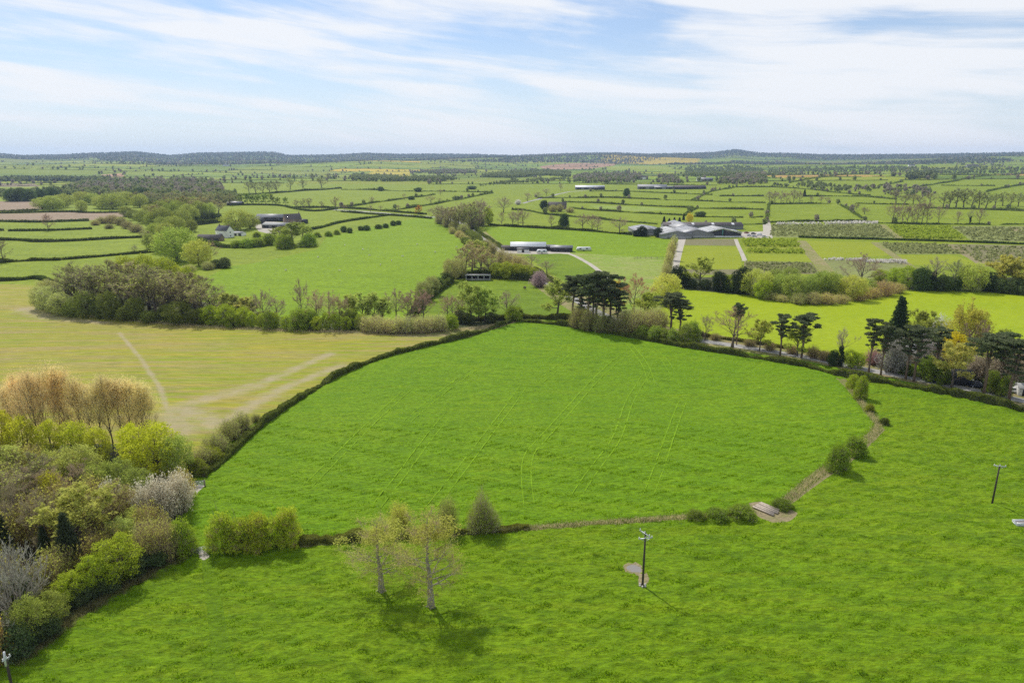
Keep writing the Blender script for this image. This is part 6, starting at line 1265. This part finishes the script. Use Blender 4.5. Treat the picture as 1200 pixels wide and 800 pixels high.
# behind the roadside pines
house('bungalow', 'grey-roofed bungalow hidden among the blossoming trees by the road', 1088, 424, math.radians(-28), 9, 15, 2.8, 6.0, 'brick', 'sheet', 3, storeys=1)
shed('garage', 'black shed beside the parked cars under the pale-barked tree', 1113, 447, math.radians(-24), 5.5, 9, 2.6, 3.8, 'black', 'slate', 'shed', 1)
shed('hut', 'small whitish hut by the roadside at the parked cars', 1201, 462, math.radians(-15), 3.2, 4.2, 2.1, 2.9, 'white_wall', 'sheet_pale', 'hut', 1)
shed('barn', 'dark-roofed outbuilding behind the white cherry', 1097, 404, math.radians(-10), 8, 14, 2.8, 5.0, 'brick', 'slate', 'barn', 1)
PC = 'cars parked under the pines'
car('white car parked under the roadside pines, beside a silver car', 1139, 450.5, math.radians(-20), 'paint_white', PC)
car('silver car parked behind the white one under the pines', 1132, 448, math.radians(-22), 'paint_silver', PC)
car('dark car parked close to the white one under the pines', 1146, 454, math.radians(-24), 'paint_dark', PC)
car('white car parked beside the small hut', 1187, 460, math.radians(-20), 'paint_white', PC)

# electricity poles
def pole(label, px, py, h, arms, stones=False, pale_top=False):
    t = thing('utility_pole', label, 'pole', place(px, py))
    s = Soup(); tube(s, [(0, 0, -1), (0, 0, h * .5), (0, 0, h)], [.17, .15, .12], 10); s.build('post', B_['timber_dark'], t, smooth=False)
    for z, az, ln in arms:
        s = Soup(); box(s, (0, 0, 0), (ln, .11, .13)); o = s.build('crossarm', B_['galv'], t); o.location = (0.13 * math.sin(az), -.13 * math.cos(az), z); o.rotation_euler = (0, 0, az)
        for x in (-ln / 2 + .1, 0, ln / 2 - .1):
            i = Soup(); tube(i, [(x, 0, .07), (x, 0, .14), (x, 0, .2), (x, 0, .30)], [.04, .085, .05, .085], 8); i.build('insulator', B_['ceramic'], o)
        b = Soup()
        for sg in (-1, 1): tube(b, [(sg * ln * .36, 0, -.05), (0, .05, -.55)], .03, 4)
        b.build('brace', B_['galv'], o)
    if pale_top:
        s = Soup(); tube(s, [(.0, -.16, h - 1.6), (.06, -.2, h - .6), (.16, -.2, h + .35)], .11, 6); s.build('cable_box', B_['ceramic'], t)
    if stones:
        g = np.random.default_rng(4)
        for k in range(6):
            s = Soup(); a = k * 1.05 + .3; box(s, (math.cos(a) * .42, math.sin(a) * .42, .08), (.34, .26, .22), a, top=(.2, .15)); s.build('stone', B_['concrete'], t)
    return t
pole('dark wooden pole with two crossed pale arms beside the puddle', 753, 685.5, 8.6, [(8.5, math.radians(-58), 2.1), (7.75, math.radians(10), 2.1)], True)
pole('dark wooden pole with a single crossarm near the steel trough', 1162.5, 590.5, 7.7, [(7.5, math.radians(-18), 1.9)])
pole('wooden pole with a white top fitting by the bramble bank', 18, 822, 6.6, [(5.9, math.radians(75), 1.0)], pale_top=True)
# steel trough
t = thing('water_trough', 'open galvanised steel water trough standing in the grass', 'trough', place(1199, 614.5), math.radians(3))
s = Soup(); Lx, Wy, Hh = 3.2, 1.15, .62
for x0, x1, y0, y1 in ((-Lx / 2, Lx / 2, -Wy / 2, -Wy / 2 + .05), (-Lx / 2, Lx / 2, Wy / 2 - .05, Wy / 2), (-Lx / 2, -Lx / 2 + .05, -Wy / 2 + .05, Wy / 2 - .05), (Lx / 2 - .05, Lx / 2, -Wy / 2 + .05, Wy / 2 - .05)): box(s, ((x0 + x1) / 2, (y0 + y1) / 2, .02 + Hh / 2), (x1 - x0, y1 - y0, Hh))
box(s, (0, 0, .06), (Lx - .1, Wy - .1, .08)); s.build('tank', B_['sheet_white'], t)
s = Soup(); box(s, (0, 0, .44), (Lx - .1, Wy - .1, .02)); s.build('water', B_['water'], t)
s = Soup()
for y in (-Wy / 2 - .02, Wy / 2 + .02): box(s, (0, y, Hh + .03), (Lx + .1, .1, .06))
for x in (-Lx / 2 - .01, Lx / 2 + .01): box(s, (x, 0, Hh + .033), (.1, Wy - .02, .06))
s.build('rim', B_['galv'], t)
# plank bridge
t = thing('plank_bridge', 'bridge of weathered railway sleepers laid over the ditch', 'bridge', place(899, 596.5), math.radians(-52))
for k, (dx, dl, da) in enumerate([(-1.35, .1, .03), (-.75, -.2, -.02), (-.15, .15, .01), (.45, 0, -.03), (1.05, -.3, .04)]):
    s = Soup(); box(s, (0, 0, 0), (3.9 + dl, .42, .17)); o = s.build('plank', B_['sleeper'], t); o.location = (dl * .4, dx, .2 + .02 * (k % 2)); o.rotation_euler = (0, 0, da)
for x in (-1.3, 1.3): s = Soup(); box(s, (x, 0, .04), (.25, 3.1, .14)); s.build('bearer', B_['timber_dark'], t)
# gates and rails
def gate(label, px, py, rz, w=3.2, mat='galv', posts='timber', bars=5, open_=0.0):
    t = thing('field_gate', label, 'gate', place(px, py), rz)
    for x in (-w / 2 - .12, w / 2 + .12): s = Soup(); box(s, (x, 0, .55), (.2, .2, 1.5)); s.build('gate_post', B_[posts], t)
    for k in range(bars): s = Soup(); box(s, (0, 0, .22 + k * .23), (w, .05, .07)); s.build('bar', B_[mat], t)
    for x in (-w / 2 + .04, 0, w / 2 - .04): s = Soup(); box(s, (x, -.045, .68), (.06, .035, 1.05)); s.build('upright', B_[mat], t)
    s = Soup(); tube(s, [(-w / 2, -.085, .2), (w / 2, -.085, 1.15)], .022, 4); s.build('brace', B_[mat], t)
gate('pale steel field gate in the gap between the tall bushes', 238, 648, math.radians(22), 2.6)
gate('steel field gate at the upper corner, between blackthorn and clipped hedge', 231, 570, math.radians(10), 2.6)
def rails(label, l, h=1.2, mat='timber', n=3, step=2.2, name='post_and_rail_fence'):
    p = resample(pts_px(l), step); c = p.mean(0); z0 = float(H(c[0], c[1])); t = thing(name, label, 'fence', (c[0], c[1], z0)); pr = []
    for k, a in enumerate(p): s = Soup(); zz = float(H(a[0], a[1])) - z0; box(s, (a[0] - c[0], a[1] - c[1], zz + h / 2 - .1), (.14, .14, h + .3)); s.build('post', B_[mat], t)
    for a, b in zip(p[:-1], p[1:]):
        d = b - a; ln = float(np.hypot(*d)); m = (a + b) / 2 - c; zz = float(H((a[0] + b[0]) / 2, (a[1] + b[1]) / 2)) - z0
        for k in range(n): s = Soup(); box(s, (m[0], m[1], zz + h * (k + .8) / n - .1), (ln - .16, .05, .12), math.atan2(d[1], d[0])); s.build('rail', B_[mat], t)
rails('old wooden rail fence beside the pale steel gate', [(206, 650), (216, 649), (228, 648.5)], 1.15, 'timber')
rails('short timber sheep-pen rails at the top of the worn paddock', [(743, 304), (752, 302.5), (768, 303.5), (777, 303.5)], 1.6, 'timber', 2, 4.0)
rails('dark post and rail fence at the paddock foot near the grey tree', [(574, 373), (590, 371), (601, 368)], 1.2, 'timber_dark', 2, 3.0)
# animals: one continuous skin each
def beast(name, label, cat, px, py, rz, L, mat, group=None, legs=.5, neck=.35, graze=True):
    me = bpy.data.meshes.new('body'); s = L / 1.2
    V = [(-.5, 0, .72), (-.15, 0, .72), (.2, 0, .74), (.45, 0, .76)]; E = [(0, 1), (1, 2), (2, 3)]; R = [.19, .24, .24, .18]
    hx = [(.66, 0, .62 if graze else 1.0), (.80, 0, .32 if graze else 1.12), (.93, 0, .16 if graze else 1.04)]
    for k, h in enumerate(hx): V.append(h); E.append((len(V) - 2 if k else 3, len(V) - 1)); R.append([.13, .09, .06][k])
    for x, r in ((-.46, 0), (.36, 3)):
        for y in (-.13, .13):
            a = len(V); V += [(x, y, .52), (x + (.06 if r == 0 else -.02), y, .28), (x, y, 0.02)]; E += [(r, a), (a, a + 1), (a + 1, a + 2)]; R += [.10, .055, .05]
    a = len(V); V += [(-.66, 0, .62), (-.7, 0, .42)]; E += [(0, a), (a, a + 1)]; R += [.05, .03]
    for y in (-.08, .08): V.append((hx[1][0] - .06, y * 1.4, hx[1][2] + .1)); E.append((5, len(V) - 1)); R.append(.03)
    me.from_pydata([tuple(c * s for c in v) for v in V], E, []); me.materials.append(B_[mat])
    o = link(name, me, None, place(px, py)); o.rotation_euler = (0, 0, rz); tag(o, label, cat, group)
    m = o.modifiers.new('skin', 'SKIN'); 
    for i, r in enumerate(R): me.skin_vertices[0].data[i].radius = (r * s, r * s)
    me.skin_vertices[0].data[1].use_root = True
    o.modifiers.new('sub', 'SUBSURF').levels = 1
for k, (px, py) in enumerate([(433, 300), (459, 306), (472, 301), (404, 288), (535, 290), (510, 296), (489, 287), (425, 293), (335, 317.5), (398, 318), (373, 302), (540, 296), (446, 311)]):
    beast('sheep', 'small white sheep grazing on the striped field', 'sheep', px, py, k * 1.7, 1.25, 'wool', 'sheep grazing on the striped field')
beast('horse', 'dark horse grazing in the worn paddock near the pines', 'horse', 733, 337, .4, 2.2, 'hide')
beast('horse', 'dark animal grazing alone in the paddock below the lane bush', 'horse', 615, 339, 2.0, 1.9, 'hide')
# ------------------------------------------------------------------ far hedges, woods and scattered trees (past counting), and the air
def far_land():
    g = np.random.default_rng(21)
    L_['far'] = leafy('far_tree_leaves', (.240, .275, .100), .4, tint=False, var=.5)
    L_['far_brown'] = leafy('far_bare_crowns', (.330, .290, .215), .35, tint=False, var=.4)
    L_['far_dark'] = leafy('far_dark_woods', (.130, .155, .080), .35, tint=False, var=.5)
    # hedges along the far field boundaries
    A, B = [], []
    for x0, x1, y0, y1 in CELLS:
        for a, b, c, d in ((x0, y0, x1, y0), (x0, y0, x0, y1)):
            if g.uniform() < .30: continue
            n = max(2, int(math.hypot(c - a, d - b) / 28)); t = np.linspace(0, 1, n + 1); u, v = warp(a + (c - a) * t, b + (d - b) * t)
            k = g.uniform(size=n) > .06; A += list(zip(u[:-1][k], v[:-1][k])); B += list(zip(u[1:][k], v[1:][k]))
    A = np.array(A); B = np.array(B); m = (A + B) / 2; d = np.hypot(m[:, 0], m[:, 1]); ok = (np.abs(m[:, 0]) < m[:, 1] * .88 + 60) & (d < 9000); A, B, d = A[ok], B[ok], d[ok]
    s = Soup(); n = len(A); t = norm(B - A); nn = np.stack([-t[:, 1], t[:, 0]], 1); w = g.uniform(1.6, 3.2, n)[:, None]; h = g.uniform(1.0, 2.2, n)
    za, zb = H(A[:, 0], A[:, 1]), H(B[:, 0], B[:, 1]); e = t * 1.0
    V = np.stack([np.column_stack([A - e - nn * w / 2, za - 1]), np.column_stack([A - e + nn * w / 2, za - 1]), np.column_stack([B + e + nn * w / 2, zb - 1]), np.column_stack([B + e - nn * w / 2, zb - 1]),
                  np.column_stack([A - e - nn * w * .3, za + h]), np.column_stack([A - e + nn * w * .3, za + h]), np.column_stack([B + e + nn * w * .3, zb + h * g.uniform(.7, 1.2, n)]), np.column_stack([B + e - nn * w * .3, zb + h])], 1)
    f = np.array([[4, 5, 6, 7], [0, 4, 7, 3], [1, 2, 6, 5], [0, 1, 5, 4], [3, 7, 6, 2]])
    s.add(V.reshape(-1, 3), None, (np.arange(n)[:, None, None] * 8 + f[None]).reshape(-1, 4)); stuff(s.build('far_hedges', L_['far']))
    # trees: along the hedges, in belts and in woods
    def crowns(name, X, Y, hgt, mat, k, size=.42):
        n = len(X); s = Soup(); z = H(X, Y); dv = rnd_dirs(g, n * k).reshape(n, k, 3); r = g.uniform(.45, 1.05, (n, k, 1)); rad = np.stack([hgt * .36, hgt * .36, hgt * .42], 1)[:, None]
        C = np.stack([X, Y, z + hgt * .56], 1)[:, None] + dv * r * rad
        leaves(s, g, C.reshape(-1, 3), np.repeat(hgt * size, k), 0); tb = np.stack([X, Y, z - .5], 1); twigs(s, g, tb, tb + np.stack([0 * X, 0 * X, hgt * .7], 1), hgt * .07, 0)
        stuff(s.build(name, mat))
    i = np.where(g.uniform(size=n) < np.where(d < 3600, .75, .45))[0]; j = g.uniform(size=len(i))[:, None]; p = A[i] * (1 - j) + B[i] * j; dd = np.hypot(*p.T); hg = g.uniform(5, 13, len(i))
    near = dd < 3300; q = g.uniform(size=len(i))
    crowns('far_hedgerow_trees', p[near & (q < .5), 0], p[near & (q < .5), 1], hg[near & (q < .5)], L_['far_brown'], 60, .30)
    crowns('far_hedgerow_trees', p[near & (q >= .5), 0], p[near & (q >= .5), 1], hg[near & (q >= .5)], L_['far'], 60, .30)
    crowns('far_hedgerow_trees', p[~near & (q < .4), 0], p[~near & (q < .4), 1], hg[~near & (q < .4)], L_['far_brown'], 18, .5)
    crowns('far_hedgerow_trees', p[~near & (q >= .4), 0], p[~near & (q >= .4), 1], hg[~near & (q >= .4)], L_['far'], 18, .5)
    # small trees standing in the hedges of the strip fields, beyond those built one by one
    q = np.concatenate([resample(l, 26) for l in HEDGE_LINES]); q = q + g.normal(0, 1.5, q.shape); q = q[g.uniform(size=len(q)) < .42]; b = g.uniform(size=len(q)) < .55
    for sel, mt in ((b, L_['far_brown']), (~b, L_['far'])): crowns('hedgerow_saplings', q[sel, 0], q[sel, 1], g.uniform(3, 8.5, int(sel.sum())), mt, 110, .2)
    # woods as patches given by picture outline
    def wood(poly, spacing, h0, h1, mat, k=40, size=.36, frac=1.0):
        p = pts_px(poly); x0, y0 = p.min(0); x1, y1 = p.max(0); n = int((x1 - x0) * (y1 - y0) / spacing ** 2); n = min(n, 60000)
        X = g.uniform(x0, x1, n); Y = g.uniform(y0, y1, n); ins = np.zeros(n, bool)
        for (ax, ay), (bx, by) in zip(p, np.roll(p, -1, 0)):
            if ay != by: ins ^= ((ay > Y) != (by > Y)) & (X < (bx - ax) * (Y - ay) / (by - ay) + ax)
        ins &= g.uniform(size=n) < frac
        X, Y = X[ins], Y[ins]
        if len(X) > 2000: X, Y = X[:2000], Y[:2000]
        oth = g.uniform(size=len(X)) < .45
        for sel, mt in ((~oth, mat), (oth, L_['far'])):
            if sel.any(): crowns('far_wood', X[sel], Y[sel], g.uniform(h0 * .6, h1, int(sel.sum())), mt, k, size)
    D, Bn, F = L_['far_dark'], L_['far_brown'], L_['far']
    wood([(-60, 215), (0, 213.5), (70, 213), (130, 214), (130, 211), (70, 210), (0, 210), (-60, 211)], 10, 9, 14, D)
    wood([(70, 228), (130, 231), (180, 236), (240, 236), (262, 228), (258, 217), (240, 213), (200, 212), (140, 213), (90, 217)], 15, 9, 16, Bn, k=60, size=.26, frac=.75)
    wood([(150, 238), (180, 245), (240, 243), (262, 236), (268, 228), (240, 233), (190, 234)], 12, 8, 13, F)
    wood([(250, 240), (270, 241), (282, 236), (276, 228), (262, 230)], 12, 7, 12, F)
    wood([(0, 232), (40, 231), (80, 231), (120, 234), (160, 238), (170, 233), (130, 228), (60, 225), (0, 226)], 14, 8, 13, F, frac=.8)
    wood([(-80, 228), (-10, 230), (-10, 224), (-80, 222)], 12, 8, 13, D)
    wood([(412, 212), (426, 212.5), (440, 213), (470, 213), (520, 213), (540, 211), (520, 209.5), (470, 210), (436, 208), (426, 204), (414, 206)], 12, 8, 14, F, frac=.7)
    wood([(480, 203), (530, 204), (560, 203), (558, 201), (520, 200), (484, 201)], 14, 8, 12, Bn)
    wood([(565, 208), (600, 209), (640, 206), (668, 208), (668, 203), (640, 201), (600, 203), (566, 206)], 12, 8, 14, F)
    wood([(672, 214), (700, 215.5), (740, 214), (752, 211), (750, 205), (720, 204), (690, 205), (672, 208)], 17, 8, 14, Bn, k=60, size=.28, frac=.75)
    wood([(772, 216), (800, 215.5), (790, 208), (770, 208)], 17, 8, 14, Bn, k=60, size=.28, frac=.75)
    wood([(560, 219), (590, 217), (640, 213), (668, 211), (660, 209), (610, 212), (565, 216)], 14, 4, 8, F, frac=.7)
    wood([(800, 208), (850, 207), (895, 206), (895, 198), (850, 195), (805, 196)], 22, 8, 14, F, k=40, size=.32, frac=.7)
    wood([(840, 216), (870, 217), (898, 215), (896, 205), (860, 208), (842, 212)], 13, 8, 14, Bn, frac=.8)
    wood([(900, 205), (940, 203), (980, 203), (1040, 202), (1100, 203), (1100, 198), (1000, 196), (900, 199)], 22, 8, 13, F, frac=.6)
    wood([(900, 218), (930, 217), (950, 214), (980, 219), (1000, 222), (985, 226), (950, 221), (915, 220)], 14, 5, 10, F, frac=.6)
    wood([(1000, 224), (1030, 226), (1050, 232), (1080, 232), (1100, 228), (1085, 222), (1040, 219), (1005, 218)], 14, 5, 11, Bn, frac=.6)
    wood([(1080, 204), (1130, 204), (1200, 203), (1200, 198), (1140, 197), (1085, 199)], 20, 8, 13, F, frac=.6)
    wood([(1060, 212), (1100, 209), (1092, 205), (1064, 206)], 12, 9, 15, D, frac=.7)
    # woods on the hills: patches chosen by a smooth random field, thick on the skyline
    n = 42000; r = 9400 * np.sqrt(g.uniform(.26, 1.0, n)); a = g.uniform(-.72, .72, n); X, Y = r * np.sin(a), r * np.cos(a)
    fld = np.sin(X / 640 + 1) * np.sin(Y / 520 + 2) + .7 * np.sin(X / 260 - Y / 300) + .5 * np.sin(X / 1500 + Y / 700)
    thr = 0.45 - 1.6 * smooth(5600, 8600, r)
    k = fld > thr; q = g.uniform(size=n)
    crowns('hill_woods', X[k & (q < .65)], Y[k & (q < .65)], g.uniform(9, 17, int((k & (q < .65)).sum())) , D, 9, .6)
    crowns('hill_woods', X[k & (q >= .65)], Y[k & (q >= .65)], g.uniform(9, 15, int((k & (q >= .65)).sum())) , Bn, 9, .6)
far_land()
def haze():
    s = Soup(); y0, y1, x1 = -760, 10900, 9600; box(s, (0, (y0 + y1) / 2, 65), (2 * x1, y1 - y0, 330))
    m, nt, N, L = new_mat('thin_air'); o = N.new('ShaderNodeOutputMaterial'); v = N.new('ShaderNodeVolumePrincipled')
    v.inputs['Color'].default_value = (.50, .68, 1.0, 1); v.inputs['Density'].default_value = HAZE; v.inputs['Anisotropy'].default_value = .2
    L.new(v.outputs[0], o.inputs['Volume']); stuff(s.build('haze', m))
HAZE = 6.0e-5
haze()
def tussocks():
    """tufts standing up out of the near grass, thicker in patches"""
    g = np.random.default_rng(31); n = 520000
    Y = g.uniform(66, 150, n); X = g.uniform(-.80, .80, n) * (Y + 14)
    f = np.sin(X * .9 + 2.2 * np.sin(Y * .31)) * np.sin(Y * 2.1 + 1.7 * np.sin(X * .33)) + .8 * np.sin(X * .37 + Y * .9 + 2 * np.sin(Y * .17)) + .7 * np.sin(X * 1.7 - Y * 2.9)
    ok = f + g.normal(0, .5, n) > 1.05; X, Y = X[ok], Y[ok]
    for name, mat, p in POLYS[1:]:
        if name not in ('woodland_floor', 'ditch_bank', 'puddle', 'bare_ground', 'bare_bank', 'path', 'stubble_field'): continue
        if p[:, 1].min() > 150: continue
        ins = np.zeros(len(X), bool)
        for (ax, ay), (bx, by) in zip(p, np.roll(p, -1, 0)):
            if ay != by: ins ^= ((ay > Y) != (by > Y)) & (X < (bx - ax) * (Y - ay) / (by - ay) + ax)
        if name == 'path': ins &= g.uniform(size=len(X)) < .7
        X, Y = X[~ins], Y[~ins]
    n = len(X); A = np.column_stack([X, Y, H(X, Y) + .8 * tuss(X, Y) - .03]); up = g.normal(0, .5, (n, 3)); up[:, 2] = 1
    s = Soup(); twigs(s, g, A, A + norm(up) * g.uniform(.12, .36, n)[:, None], g.uniform(.10, .26, n), 0)
    m = leafy('grass_blades', (.22, .37, .008), .45, tint=False, var=.3)
    stuff(s.build('grass_tussocks', m)); print('tussocks', n)
tussocks()
